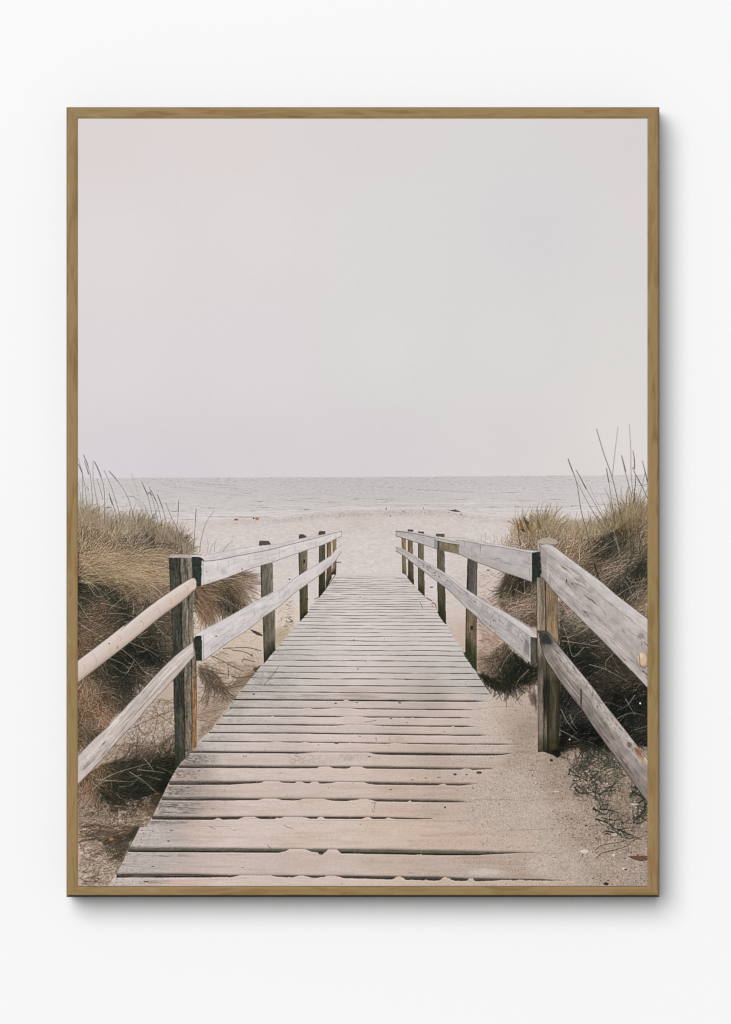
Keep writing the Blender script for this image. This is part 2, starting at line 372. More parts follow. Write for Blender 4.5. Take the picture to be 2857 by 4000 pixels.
# ---- dune grass
def grass(poly, ctrl, n, r, rough=10, w=(1.0, 2.6), base=1.0, spread=1.0, contrast=1.0, clip_extra=14, lift=0.0):
    """ctrl: (zoom, x, y, (r,g,b), heading, length)"""
    pts = []
    for z, x, y, c, a, l in ctrl:
        (X, Y), = T(z, [(x, y)])
        pts.append((X, Y, c[0] / 255, c[1] / 255, c[2] / 255, math.cos(math.radians(a)), math.sin(math.radians(a)), l))
    F = field(pts, power=4.0)
    tint = np.clip((F[..., :3].mean(-1, keepdims=True) - .25) / .25, 0, 1)
    F[..., :3] = F[..., :3] * (1 + tint * np.array([.045, -.005, .07], np.float32)) * (.90 + .12 * tint)
    m = polymask(poly, rough, 4, 7.0)
    soft = np.clip((blur(m.astype(np.float32), 13 * K) + fbm(NX / 7, NY / 7, 93) * .5 - .45) * 2.2, 0, 1)[..., None] * base
    cl = fbm(NX / 17, NY / 21, 91, 3) * 2
    under = F[..., :3] * (.62 + cl[..., None] * .30 + (fbm(NX / 5, NY / 7, 71) * .45)[..., None])
    img[:] = img * (1 - soft) + np.clip(under, 0, 1) * soft
    rid[m] = r
    allow = None
    ys, xs = np.nonzero(m)
    n = int(n * 1.25)
    k = rng.integers(0, len(xs), n); k = k[np.argsort(ys[k] + rng.normal(0, 60, n))]
    x = xs[k]; y = ys[k]; f = F[y, x]; inside = soft[y, x, 0] / max(base, .01)
    a = np.degrees(np.arctan2(f[:, 4], f[:, 3]))
    clump = cl[y, x]; turn = fbm(x / 26.0, y / 26.0, 92) * 2
    ang = a + rng.normal(0, 22 * spread, n) + turn * 30 * spread
    lum = f[:, :3].mean(1, keepdims=True)
    lv = rng.normal(0, 1, (n, 1))
    col = f[:, :3] * (1.04 + lv * .22 * contrast + clump[:, None] * .26)
    hl = rng.random((n, 1)) < (.005 + .38 * lum)
    pale = C(204, 186, 158) * (.50 + .95 * lum) * (.85 + .25 * rng.random((n, 1)))
    col = np.where(hl, pale, col)
    dk = (rng.random((n, 1)) < .20)
    col = np.where(dk, f[:, :3] * .52, col)
    ln = f[:, 5] * (.4 + .9 * rng.random(n))
    X = x / K + X0; Y = y / K + Y0
    strokes(X, Y, ang, ln, rng.normal(-12, 36 * spread, n) * np.sign(np.cos(np.radians(a)) + .3), w[0] + (w[1] * .8 - w[0]) * rng.random(n) ** 2, np.clip(col, 0, 1), alpha=(.45 + .5 * rng.random(n)) * (.45 + .55 * inside), clip=allow)
    # longer bent blades, each with the dark under it
    n = int(n * .27)
    k = rng.integers(0, len(xs), n); k = k[np.argsort(ys[k] + rng.normal(0, 40, n))]
    x = xs[k]; y = ys[k]; f = F[y, x]; inside = soft[y, x, 0] / max(base, .01)
    a = np.degrees(np.arctan2(f[:, 4], f[:, 3])); turn = fbm(x / 26.0, y / 26.0, 92) * 2
    ang = a + rng.normal(0, 30 * spread, n) + turn * 30 * spread
    lum = f[:, :3].mean(1, keepdims=True)
    col = f[:, :3] * (1.22 + .22 * rng.random((n, 1)))
    hl = rng.random((n, 1)) < .06 + .5 * lum
    col = np.where(hl, C(212, 194, 168) * (.42 + 1.05 * lum) * (.85 + .3 * rng.random((n, 1))), col)
    ln = f[:, 5] * (.7 + 1.1 * rng.random(n)); bd = rng.normal(-14, 42 * spread, n) * np.sign(np.cos(np.radians(a)) + .3)
    X = x / K + X0; Y = y / K + Y0; ww = 1.5 + 1.3 * rng.random(n); al = (.55 + .4 * rng.random(n)) * (.5 + .5 * inside)
    thin_ = rng.random(n) < .55
    for q in range(0, n, 220):
        e_ = slice(q, min(q + 220, n))
        strokes(X[e_] + 1.4, Y[e_] + 2.0, ang[e_], ln[e_], bd[e_], ww[e_] * 1.2, f[e_, :3] * .42, alpha=al[e_] * .8, clip=allow)
        strokes(X[e_], Y[e_], ang[e_], ln[e_], bd[e_], np.where(thin_[e_], ww[e_] * .6, ww[e_]), np.clip(col[e_], 0, 1), alpha=al[e_], clip=allow)
    return m

left_ctrl = [(1, 60, 900, (158, 143, 112), 88, 60), (1, 100, 960, (145, 130, 100), 84, 60), (1, 100, 1100, (138, 123, 94), 75, 60), (1, 250, 950, (158, 146, 122), 88, 55), (1, 350, 1000, (154, 142, 120), 85, 50), (1, 250, 1150, (140, 126, 98), 60, 70), (1, 400, 1150, (128, 117, 94), 55, 60), (1, 480, 1060, (140, 130, 110), 80, 50),
             (1, 550, 1060, (112, 106, 88), 80, 45), (1, 600, 990, (138, 126, 102), 95, 45), (1, 640, 1130, (72, 74, 64), 90, 45), (1, 740, 1040, (172, 162, 146), 95, 40), (1, 740, 1130, (140, 128, 108), 95, 40), (1, 820, 1060, (132, 120, 96), 105, 45), (1, 880, 1150, (108, 97, 76), 100, 45), (1, 960, 1200, (135, 122, 100), 95, 45), (1, 750, 1210, (132, 118, 94), 20, 60),
             (1, 60, 1200, (150, 131, 100), 60, 90), (1, 200, 1290, (156, 135, 103), 18, 130), (1, 500, 1260, (146, 127, 98), 0, 110), (1, 650, 1330, (150, 130, 102), -20, 110), (4, 60, 330, (148, 127, 97), 25, 120), (4, 200, 400, (150, 129, 98), 12, 130), (4, 500, 400, (158, 137, 106), -12, 130), (4, 700, 340, (152, 132, 104), -25, 110), (4, 770, 480, (152, 132, 105), -45, 100),
             (4, 80, 460, (128, 112, 86), 20, 90), (4, 60, 560, (66, 67, 56), -20, 70), (4, 180, 540, (62, 64, 54), -35, 70), (4, 270, 620, (62, 64, 54), -40, 70), (4, 360, 720, (42, 48, 41), -40, 60), (4, 350, 540, (126, 108, 80), -25, 100), (4, 480, 580, (134, 115, 86), -45, 100), (4, 640, 580, (142, 122, 96), -50, 90), (4, 520, 690, (124, 108, 84), -60, 90), (4, 650, 700, (74, 69, 58), -60, 70), (4, 800, 580, (128, 112, 90), -50, 80),
             (4, 60, 700, (92, 84, 68), 0, 70), (4, 120, 800, (118, 101, 80), 15, 70), (4, 200, 720, (118, 92, 74), 0, 60), (4, 300, 830, (72, 68, 56), 5, 70), (4, 430, 800, (52, 54, 46), -20, 70), (4, 80, 950, (120, 102, 78), -25, 80), (4, 260, 930, (104, 91, 70), 15, 80), (4, 60, 1080, (118, 96, 72), -60, 60),
             (4, 780, 880, (112, 99, 78), -30, 60), (4, 700, 970, (92, 85, 68), -25, 70), (4, 810, 1060, (112, 101, 82), -40, 60), (4, 600, 990, (78, 74, 60), -30, 70), (4, 500, 1090, (42, 48, 42), -30, 80), (4, 620, 1180, (30, 37, 34), -35, 80), (4, 700, 1100, (70, 70, 58), -35, 70), (4, 780, 1200, (72, 70, 56), -40, 60), (4, 380, 1200, (42, 47, 42), -40, 80), (4, 250, 1300, (56, 56, 48), -50, 70), (4, 400, 1380, (52, 53, 46), -30, 60), (4, 520, 1360, (95, 84, 70), -10, 60), (4, 620, 1400, (140, 122, 104), -10, 40),
             (4, 60, 1250, (106, 90, 70), -60, 60), (4, 60, 1450, (138, 112, 84), -70, 55), (4, 130, 1500, (144, 121, 96), -60, 55), (4, 260, 1480, (92, 80, 64), -35, 60), (4, 400, 1540, (86, 78, 64), -30, 55), (6, 100, 60, (132, 104, 76), -65, 60), (6, 200, 30, (104, 84, 62), -55, 60), (6, 190, 200, (150, 122, 96), -50, 45), (6, 60, 200, (122, 100, 72), -60, 60), (6, 110, 370, (72, 66, 50), -60, 50), (6, 40, 400, (128, 104, 76), -60, 45)]
left_poly = T(1, [(-20, 890), (60, 905), (120, 935), (170, 930), (240, 970), (330, 1000), (420, 990), (480, 970), (520, 985), (590, 965), (640, 995), (690, 1050), (740, 1045), (790, 1030), (850, 1075), (900, 1130), (940, 1180), (985, 1240)]) + T(4, [(1010, 300), (900, 600), (900, 1200), (860, 1230), (740, 1330), (640, 1440), (560, 1420), (480, 1400), (420, 1450), (500, 1560), (420, 1624)]) + T(6, [(380, 20), (280, 180), (150, 370), (0, 480)]) + [(280, 2600)]
grass(left_poly, left_ctrl, 15000, GRASS_L, w=(.9, 2.6))
# wispy upper fringe of the left dune
n = 1500
e = np.asarray(left_poly[:18], np.float32); xx = e[0, 0] + rng.random(n) * 470; yy = np.interp(xx, e[:, 0], e[:, 1]) + rng.random(n) * 46 - 6
strokes(xx, yy, rng.normal(92, 24, n), 16 + 60 * rng.random(n) ** 2, rng.normal(0, 30, n), .8 + .9 * rng.random(n), C(160, 144, 120)[None] * (1 + rng.normal(0, .18, (n, 1))), alpha=.25 + .5 * rng.random(n))
clump2 = T(12, [(462, 500), (560, 500), (880, 430), (1040, 440), (1120, 500), (1050, 590), (1030, 700), (1035, 830), (1000, 880), (960, 925), (900, 860), (760, 830), (700, 870), (640, 960), (600, 1000), (540, 930), (462, 870)])
grass(clump2, [(12, 520, 660, (128, 106, 78), -20, 60), (12, 700, 610, (122, 104, 78), -8, 80), (12, 900, 560, (128, 112, 88), 5, 70), (12, 1000, 560, (150, 132, 108), -20, 60), (12, 650, 750, (128, 106, 78), -45, 70), (12, 560, 850, (132, 106, 80), -65, 60), (12, 760, 780, (70, 66, 52), -60, 60), (12, 850, 760, (38, 44, 38), -70, 60), (12, 820, 700, (86, 78, 60), -45, 70), (12, 960, 700, (130, 112, 84), -62, 70), (12, 1000, 800, (140, 120, 92), -72, 50), (12, 900, 850, (55, 55, 44), -80, 40), (12, 650, 900, (130, 104, 80), -75, 40)],
      1500, GRASS_L, rough=5, w=(.9, 2.2), clip_extra=7, spread=.55)
for i in range(60):
    x = rng.uniform(480, 700); y = rng.uniform(800, 980)
    line(T(12, [(x, y), (x + rng.uniform(20, 60), y + rng.uniform(50, 110)), (x + rng.uniform(60, 150), y + rng.uniform(90, 180))]), 1.2, C(140, 112, 90), .55, w2=.7)
# dark tuft at the foot of the left post, twiggy litter round it
grass(T(6, [(90, 640), (230, 560), (380, 540), (560, 545), (760, 490), (780, 560), (790, 610), (740, 700), (660, 790), (540, 830), (420, 850), (330, 880), (200, 860), (100, 830), (60, 750), (20, 900), (0, 900), (0, 740)]),
      [(6, 60, 800, (150, 120, 92), -80, 40), (6, 130, 660, (128, 104, 76), -60, 50), (6, 220, 760, (58, 58, 46), -30, 80), (6, 400, 640, (62, 62, 50), 20, 90), (6, 420, 760, (42, 48, 40), -15, 90), (6, 600, 580, (54, 56, 44), 15, 90), (6, 600, 720, (56, 54, 42), -10, 60), (6, 720, 720, (36, 40, 32), -10, 60), (6, 330, 850, (66, 60, 46), -45, 60), (6, 740, 560, (40, 42, 34), 20, 60)],
      2100, GRASS_L, rough=10, w=(.9, 2.4), clip_extra=16)
grass(T(4, [(1090, 1260), (1180, 1240), (1260, 1330), (1330, 1440), (1390, 1520), (1330, 1540), (1200, 1480), (1110, 1400), (1085, 1330)]), [(4, 1130, 1300, (100, 86, 68), -50, 60), (4, 1250, 1420, (90, 78, 62), -45, 60)], 230, GRASS_L, rough=8, base=.30, clip_extra=10)
lower_left = T(6, [(12, 900), (330, 900), (660, 800), (600, 960), (530, 1080), (410, 1260), (320, 1440), (245, 1545), (12, 1545)])
mid_left = T(6, [(600, 60), (770, 60), (780, 520), (520, 540), (250, 560), (420, 300)])
near_strip = T(6, [(950, 40), (1250, 40), (1050, 320), (950, 400)])
scatter_lines(lower_left, 520, 15, 14, 60, (92, 74, 58), bend=60, aj=45, w=(.9, 2.4))
scatter_lines(lower_left, 220, 10, 20, 80, (72, 60, 48), bend=30, aj=18, w=(1, 2.8))
scatter_lines(lower_left, 600, 5, 6, 34, (206, 188, 172), bend=30, aj=28, w=(1.6, 5.5), alpha=(.2, .5))
scatter_lines(lower_left, 420, 0, 8, 36, (92, 72, 58), bend=50, aj=50, w=(.9, 2.4), alpha=(.3, .75))
scatter_lines(T(6, [(180, 1180), (410, 1120), (440, 1160), (400, 1250), (330, 1350), (260, 1350)]), 260, 30, 25, 70, (62, 58, 46), bend=25, w=(1, 2.6), alpha=(.5, .9))
scatter_lines(T(6, [(12, 1040), (500, 1080), (420, 1200), (12, 1180)]), 200, 8, 25, 90, (72, 60, 48), bend=15, aj=12, w=(1, 3))
scatter_lines(mid_left, 420, 45, 20, 100, (104, 84, 68), bend=70, aj=50, w=(.9, 2.4), alpha=(.3, .85))
scatter_lines(mid_left, 260, 20, 8, 30, (214, 198, 184), bend=60, aj=50, w=(1.2, 3.4), alpha=(.2, .55))
scatter_lines(mid_left, 160, 10, 10, 40, (132, 110, 92), bend=40, aj=40, w=(1.5, 4.5), alpha=(.2, .5))
scatter_lines(T(6, [(12, 420), (280, 420), (560, 400), (770, 420), (770, 560), (300, 560), (180, 600)]), 260, 20, 25, 80, (88, 74, 58), bend=30, aj=22)
scatter_lines(near_strip, 300, 15, 20, 70, (110, 90, 72), bend=40)
scatter_lines(T(4, [(1090, 1240), (1330, 1120), (1500, 1300), (1560, 1350), (1440, 1580), (1090, 1624)]), 110, -25, 30, 90, (118, 96, 78), bend=40, alpha=(.25, .7))
blob(6, 640, 880, 130, 60, C(128, 100, 76), .45, rot=-30); blob(6, 600, 950, 60, 60, C(98, 84, 64), .5); blob(6, 470, 1130, 60, 50, C(62, 60, 48), .7, rot=-40)
blob(6, 700, 760, 60, 70, C(32, 34, 27), .8, rot=-60); blob(6, 270, 1172, 22, 15, C(190, 125, 92), .8); blob(6, 640, 860, 40, 70, C(60, 54, 42), .6, rot=40)
for p in [[(520, 530), (600, 380), (640, 180), (600, 110)], [(640, 180), (770, 270)], [(380, 320), (560, 230), (760, 150)], [(350, 460), (520, 520)], [(380, 1070), (415, 910)], [(12, 1200), (240, 1140), (400, 1100)], [(12, 1075), (190, 1062)], [(12, 1480), (60, 1500), (70, 1530)]]:
    line(T(6, p), 2.2, C(78, 64, 52), .85, jit=.4, w2=1.2)
for p in [[(180, 710), (330, 640), (560, 575)], [(420, 640), (540, 720), (640, 810)], [(150, 700), (420, 715), (490, 690)], [(480, 620), (620, 635), (700, 648)], [(540, 540), (590, 600), (610, 640)], [(190, 815), (155, 890), (165, 930)], [(120, 780), (200, 720), (330, 700)]]:
    line(T(6, p), 1.9, C(178, 168, 148), .8, w2=1.0)
for p in [[(12, 880), (100, 940), (250, 1030)], [(60, 480), (180, 570), (240, 660)], [(100, 540), (200, 650), (380, 560)], [(300, 760), (420, 660), (620, 520)], [(470, 1060), (640, 1130), (740, 1190)], [(400, 1120), (520, 1220), (620, 1340)], [(290, 800), (440, 808), (560, 850)], [(280, 1200), (420, 1260), (470, 1310), (440, 1360)], [(12, 700), (120, 860), (250, 920)], [(700, 880), (760, 960), (840, 1030)], [(430, 880), (620, 860), (860, 890)], [(200, 1230), (250, 1330), (330, 1380)], [(640, 960), (560, 1020), (700, 1010)], [(520, 1230), (440, 1340), (300, 1260)]]:
    line(T(4, p), 1.8, C(182, 172, 150), .75, w2=.9)
for p in [[(60, 1330), (200, 1200), (320, 1095)], [(150, 1120), (230, 1180), (300, 1280)], [(280, 1040), (330, 1090), (375, 1160)], [(380, 1020), (430, 1090), (480, 1180)], [(50, 1010), (45, 1120), (20, 1240)], [(130, 1300), (260, 1210), (330, 1180)]]:
    line(T(1, p), 2.4, C(188, 170, 138), .75, w2=1.2)
# long dead flat strands sweeping over the golden part
n = 420
xx = 300 + rng.random(n) * 330; yy = 2150 + rng.random(n) * 130
strokes(xx, yy, rng.normal(8, 12, n), 60 + 110 * rng.random(n), rng.normal(-40, 14, n), 1.0 + 1.4 * rng.random(n), C(178, 156, 122)[None] * (1 + rng.normal(0, .14, (n, 1))), alpha=.35 + .45 * rng.random(n), clip=(rid == GRASS_L) & (NY > 2100))

right_ctrl = [(3, 420, 1130, (178, 164, 142), 90, 30), (3, 500, 960, (120, 98, 66), 105, 50), (3, 560, 1000, (140, 118, 84), 105, 60), (3, 780, 990, (156, 140, 112), 72, 60), (3, 660, 1000, (128, 108, 76), 100, 60), (3, 650, 1110, (146, 130, 98), 90, 60), (3, 820, 1110, (150, 134, 106), 70, 50), (3, 900, 1080, (160, 148, 124), 78, 45), (3, 1000, 1060, (158, 146, 122), 80, 50), (3, 1080, 1100, (146, 131, 100), 72, 55), (3, 1150, 1040, (146, 132, 104), 75, 60), (3, 950, 1180, (146, 128, 98), 60, 60),
              (3, 1280, 960, (122, 104, 70), 92, 70), (3, 1340, 1000, (126, 108, 74), 85, 70), (3, 1330, 1080, (74, 70, 52), 85, 60), (3, 1450, 850, (140, 124, 98), 88, 70), (3, 1450, 960, (128, 112, 84), 85, 80), (3, 1550, 900, (150, 138, 114), 70, 70), (3, 1560, 1050, (138, 123, 96), 65, 70), (3, 1180, 1180, (84, 79, 66), 45, 60), (3, 1260, 1130, (70, 70, 60), 50, 55), (3, 1250, 1210, (62, 62, 52), 40, 60), (3, 1430, 1120, (120, 106, 80), 80, 70), (3, 1450, 1250, (112, 100, 78), 60, 70), (3, 1000, 1260, (142, 122, 92), 45, 70), (3, 1080, 1320, (98, 86, 68), 40, 60), (3, 1130, 1240, (60, 58, 48), 45, 50), (3, 1300, 1330, (140, 126, 104), 35, 80), (3, 1550, 1200, (126, 112, 90), 75, 60), (3, 1470, 1370, (56, 62, 50), 40, 60), (3, 1380, 1290, (128, 114, 94), 35, 60),
              (5, 850, 250, (146, 126, 94), 50, 60), (5, 1000, 350, (128, 112, 88), 45, 60), (5, 1080, 430, (110, 96, 78), 40, 50), (5, 1200, 430, (150, 134, 112), 32, 80), (5, 1240, 540, (96, 88, 74), 30, 60), (5, 1450, 480, (46, 54, 44), 40, 60), (5, 1340, 600, (52, 57, 48), 30, 60), (5, 1520, 560, (70, 70, 58), 40, 60), (5, 1450, 680, (108, 97, 78), 35, 80), (5, 1540, 760, (146, 130, 104), 38, 80), (5, 1540, 640, (120, 108, 88), 38, 70)]
right_upper = T(3, [(380, 1140), (470, 1100), (500, 1020), (540, 1000), (600, 1020), (640, 985), (700, 980), (760, 965), (820, 985), (860, 1040), (920, 1030), (990, 1025), (1080, 1035), (1150, 1020), (1240, 1030), (1290, 975), (1350, 985), (1400, 930), (1440, 880), (1480, 890), (1530, 920), (1600, 900), (1600, 1407)]) + T(5, [(1600, 1000), (1500, 900), (1150, 600), (700, 300), (560, 260), (400, 230), (150, 180)])
grass(right_upper, right_ctrl, 8200, GRASS_R, rough=8, w=(.9, 2.4), clip_extra=10)
n = 1900
e = np.array([T(3, [q])[0] for q in [(100, 1090), (300, 1120), (430, 1050), (480, 950), (600, 1000), (760, 930), (860, 1030), (1150, 1000), (1290, 950), (1440, 830), (1580, 860)]], np.float32)
xx = e[2, 0] + rng.random(n) * (2530 - e[2, 0]); yy = np.interp(xx, e[:, 0], e[:, 1]) + rng.random(n) * 40
strokes(xx, yy, rng.normal(86, 22, n), 16 + 64 * rng.random(n) ** 2, rng.normal(0, 25, n), .8 + .9 * rng.random(n), C(158, 140, 112)[None] * (1 + rng.normal(0, .2, (n, 1))), alpha=.3 + .5 * rng.random(n))
for x in (150, 175, 245, 275, 345, 380, 430, 300, 210, 400, 455):
    line(T(3, [(x, 1040 + rng.uniform(-10, 50)), (x + rng.uniform(-8, 12), 1100), (x + 20, 1175)]), 1.2, C(150, 134, 110), .7)
# broad dead leaves of the right tuft
for p, c in [([(490, 905), (520, 960), (550, 1040), (530, 1035), (500, 980)], (128, 100, 68)), ([(525, 900), (570, 950), (610, 1060), (585, 1040), (545, 970)], (92, 72, 50)), ([(648, 915), (672, 960), (682, 1020), (660, 1010), (645, 970)], (112, 84, 56)), ([(560, 960), (600, 990), (640, 1080), (600, 1060)], (150, 126, 92)), ([(470, 925), (487, 965), (510, 1170), (498, 1150)], (104, 84, 60)), ([(495, 1000), (530, 1010), (550, 1035), (520, 1030)], (70, 54, 40))]:
    fill(T(3, p), C(*c), .85, rough=3)
grass(T(5, [(285, 400), (400, 400), (600, 440), (600, 960), (470, 900), (300, 800), (210, 720), (245, 600)]),
      [(5, 330, 500, (92, 80, 62), -130, 40), (5, 400, 540, (62, 60, 48), -110, 50), (5, 330, 610, (82, 74, 58), -120, 50), (5, 520, 590, (118, 104, 84), 20, 50), (5, 470, 520, (66, 66, 54), -60, 40), (5, 270, 720, (150, 128, 106), 10, 45), (5, 420, 700, (146, 127, 104), 12, 60), (5, 520, 720, (128, 112, 90), 10, 50), (5, 360, 800, (152, 134, 114), 5, 50), (5, 500, 830, (112, 100, 78), 40, 45), (5, 480, 900, (100, 90, 70), 60, 40)],
      1500, GRASS_R, rough=8, w=(.9, 2.2), clip_extra=9)
grass(T(5, [(275, 1050), (420, 1180), (540, 1290), (575, 1330), (560, 1400), (520, 1500), (450, 1440), (300, 1460), (190, 1500), (120, 1450), (40, 1350), (60, 1310), (190, 1400), (260, 1250), (150, 1290), (120, 1230), (180, 1130)]),
      [(5, 180, 1200, (122, 104, 80), -110, 60), (5, 250, 1120, (122, 106, 84), -100, 60), (5, 330, 1200, (52, 54, 44), -105, 60), (5, 430, 1280, (40, 43, 36), -100, 60), (5, 320, 1350, (42, 44, 36), -80, 60), (5, 200, 1430, (52, 50, 42), -10, 40), (5, 480, 1380, (40, 42, 34), 60, 50), (5, 90, 1370, (40, 46, 36), -40, 40), (5, 520, 1450, (72, 62, 50), 60, 40)],
      1500, GRASS_R, rough=9, w=(.9, 2.2), clip_extra=9)
scatter_lines(T(5, [(370, 1500), (560, 1400), (570, 1624), (540, 1624), (480, 1560)]), 110, 60, 25, 70, (110, 90, 74), aj=12, bend=15)
blob(8, 640, 60, 30, 60, C(82, 68, 56), .6)
rd = T(5, [(760, 640), (800, 700), (900, 790), (1000, 900), (1250, 1130), (1450, 1350), (1600, 1480), (1600, 1700)]) + T(8, [(1600, 470), (1500, 440), (1340, 440), (1290, 530), (1240, 480), (1120, 470), (1040, 520), (1000, 465), (900, 500), (840, 545), (780, 505), (850, 400), (850, -100)]) + T(5, [(770, 1200)])
grass(rd, [(5, 800, 730, (120, 108, 92), 20, 40), (5, 850, 800, (150, 137, 120), 15, 60), (5, 830, 890, (104, 98, 84), 20, 60), (5, 960, 930, (128, 116, 96), 25, 70), (5, 830, 1000, (84, 80, 66), 0, 60), (5, 1020, 1020, (72, 68, 56), 10, 70), (5, 900, 1080, (58, 58, 48), -10, 80), (5, 1120, 1110, (100, 90, 74), -12, 80), (5, 840, 1200, (40, 44, 38), 60, 60), (5, 1000, 1230, (44, 46, 40), 20, 70), (5, 1150, 1220, (60, 58, 48), -20, 80), (5, 950, 1350, (44, 46, 40), 10, 70), (5, 1150, 1340, (76, 70, 56), -25, 90), (5, 1350, 1430, (84, 76, 62), -30, 80), (5, 850, 1450, (62, 62, 54), 60, 60), (5, 1100, 1480, (66, 60, 50), -20, 80), (5, 1250, 1560, (28, 31, 28), 10, 60), (5, 1450, 1560, (34, 38, 34), 20, 70),
           (8, 900, 100, (42, 45, 40), 70, 70), (8, 1100, 120, (40, 45, 42), 30, 60), (8, 1300, 200, (36, 39, 36), 30, 80), (8, 950, 230, (70, 68, 62), 60, 50), (8, 1080, 220, (74, 72, 66), 0, 30), (8, 1000, 330, (20, 23, 22), -10, 50), (8, 880, 430, (36, 34, 30), 0, 40), (8, 1150, 380, (24, 26, 24), 10, 50), (8, 1350, 350, (40, 42, 36), 20, 60), (8, 1500, 300, (60, 62, 52), 30, 60), (8, 1550, 120, (34, 38, 34), 30, 60), (8, 950, 490, (96, 84, 72), 30, 30), (8, 1250, 450, (52, 52, 44), 20, 50)],
      6200, GRASS_R, rough=6, w=(.9, 2.2), clip_extra=4, contrast=.9)
for p in [(5, [(800, 1050), (950, 1070), (1180, 1110)]), (5, [(1000, 1110), (900, 1190), (850, 1020), (800, 880)]), (5, [(1270, 1160), (1200, 1240), (1200, 1310)]), (5, [(850, 1020), (960, 980), (1050, 930)]), (5, [(820, 740), (900, 860), (1000, 870)]), (5, [(1050, 1265), (1200, 1310), (1400, 1420)]), (5, [(370, 580), (450, 620), (570, 640)]), (5, [(420, 765), (570, 762)]), (5, [(370, 1125), (290, 1220), (240, 1320)]), (5, [(500, 1310), (420, 1390), (380, 1460)]), (5, [(460, 480), (462, 610)]),
          (8, [(865, 320), (960, 370), (1030, 410)]), (8, [(940, 190), (965, 260), (1000, 310)]), (8, [(1475, 30), (1420, 110), (1350, 150)]), (8, [(1250, 270), (1430, 180), (1560, 200)]), (8, [(870, 150), (920, 250), (1000, 350)]), (8, [(1400, 60), (1450, 150), (1480, 190)]),
          (5, [(1130, 230), (1280, 130), (1290, 110)]), (5, [(1270, 100), (1310, 200), (1330, 300)]), (5, [(1140, 480), (1290, 400), (1350, 330)]), (5, [(1300, 640), (1430, 560), (1560, 540)]), (5, [(1390, 470), (1440, 520), (1560, 500)]), (5, [(1100, 260), (1200, 210), (1290, 180)]), (5, [(1160, 500), (1270, 460), (1330, 440)]), (5, [(1200, 560), (1280, 470), (1380, 420)]), (5, [(1420, 690), (1500, 600), (1578, 540)]), (5, [(1390, 680), (1480, 610), (1578, 590)]), (3, [(1290, 1010), (1320, 1110), (1340, 1200)])]:
    line(T(*p), 1.9, C(182, 172, 152), .72, w2=1.0)
line(T(5, [(1095, 350), (1115, 420), (1145, 500)]), 4, C(52, 42, 36), .9, w2=2.2)

# leaf litter and pebbles on the right hand sand
leafy = T(8, [(930, 620), (1010, 560), (1060, 480), (1180, 470), (1300, 560), (1420, 740), (1580, 900), (1580, 1150), (1430, 1000), (1300, 800), (1150, 760), (1000, 720)])
scatter_lines(T(8, [(1050, 500), (1250, 480), (1400, 700), (1300, 800), (1150, 720), (960, 700), (940, 600)]), 330, 30, 16, 60, (56, 61, 50), w=(1.2, 5.5), bend=45, aj=60, alpha=(.4, .95), free=True)
scatter_lines(T(8, [(1150, 620), (1400, 640), (1430, 760), (1250, 800), (1130, 740)]), 170, 30, 14, 50, (172, 150, 132), w=(1.2, 3), bend=30)
for poly_, n_ in [([(1130, 950), (1240, 960), (1420, 1030), (1470, 1190), (1380, 1210), (1230, 1180), (1150, 1060)], 75), ([(1440, 790), (1590, 840), (1590, 1010), (1500, 1100), (1440, 1080), (1500, 960), (1430, 900)], 130), ([(960, 740), (1080, 740), (1090, 870), (990, 870)], 40), ([(1100, 760), (1300, 700), (1300, 850), (1200, 960), (1150, 900)], 60)]:
    scatter_lines(T(8, poly_), n_, 20, 12, 48, (50, 56, 46), w=(1.3, 6.0), bend=40, aj=60, alpha=(.4, .95), free=True)
scatter_lines(T(8, [(880, 520), (1100, 480), (1590, 900), (1590, 1400), (1200, 1300), (1000, 900)]), 420, 10, 8, 40, (98, 80, 66), w=(.9, 2.6), bend=60, aj=60, alpha=(.3, .8), free=True)
for p, w in [([(930, 690), (960, 630), (1060, 600)], 5), ([(930, 640), (1010, 700), (1100, 740)], 5), ([(1100, 740), (1180, 660), (1310, 540)], 6), ([(1020, 610), (1080, 620), (1170, 560)], 5), ([(1110, 660), (1200, 660), (1280, 620)], 5), ([(1180, 850), (1260, 800), (1380, 700)], 6), ([(1130, 810), (1160, 870), (1190, 945)], 5), ([(975, 790), (1010, 830), (1060, 850)], 9), ([(1130, 960), (1180, 990), (1230, 1020)], 12), ([(1180, 970), (1300, 985), (1400, 1030)], 6), ([(1200, 1040), (1300, 1060), (1380, 1050)], 5), ([(1150, 1050), (1240, 1080), (1330, 1140), (1440, 1180)], 7), ([(1230, 1150), (1290, 1160), (1400, 1190)], 9), ([(1330, 1130), (1420, 1170), (1530, 1220)], 5), ([(1570, 920), (1540, 1000), (1460, 1080)], 12), ([(1450, 820), (1500, 850), (1560, 880)], 14), ([(1560, 880), (1500, 920), (1440, 930)], 8), ([(1470, 780), (1540, 850), (1580, 900)], 10), ([(1100, 500), (1080, 570), (1060, 590)], 6), ([(1020, 500), (1060, 560), (1075, 590)], 5)]:
    line(T(8, p), w * .85, C(44, 54, 43), .9, w2=1.6, jit=.7)
    line([(x + 1.5, y - 1.5) for x, y in T(8, p)], 1.0, C(120, 124, 104), .4)
for p in [[(1150, 1310), (1200, 1270), (1300, 1250), (1400, 1232)], [(1160, 1375), (1200, 1335), (1300, 1310), (1420, 1270), (1450, 1235), (1570, 1180)], [(1450, 1200), (1530, 1222)]]:
    line(T(8, p), 3.2, C(76, 60, 48), .9, w2=1.4, jit=.3)
fill(T(8, [(1420, 1357), (1500, 1352), (1582, 1360), (1582, 1378), (1540, 1393), (1490, 1390), (1450, 1372)]), C(118, 84, 62), .95)
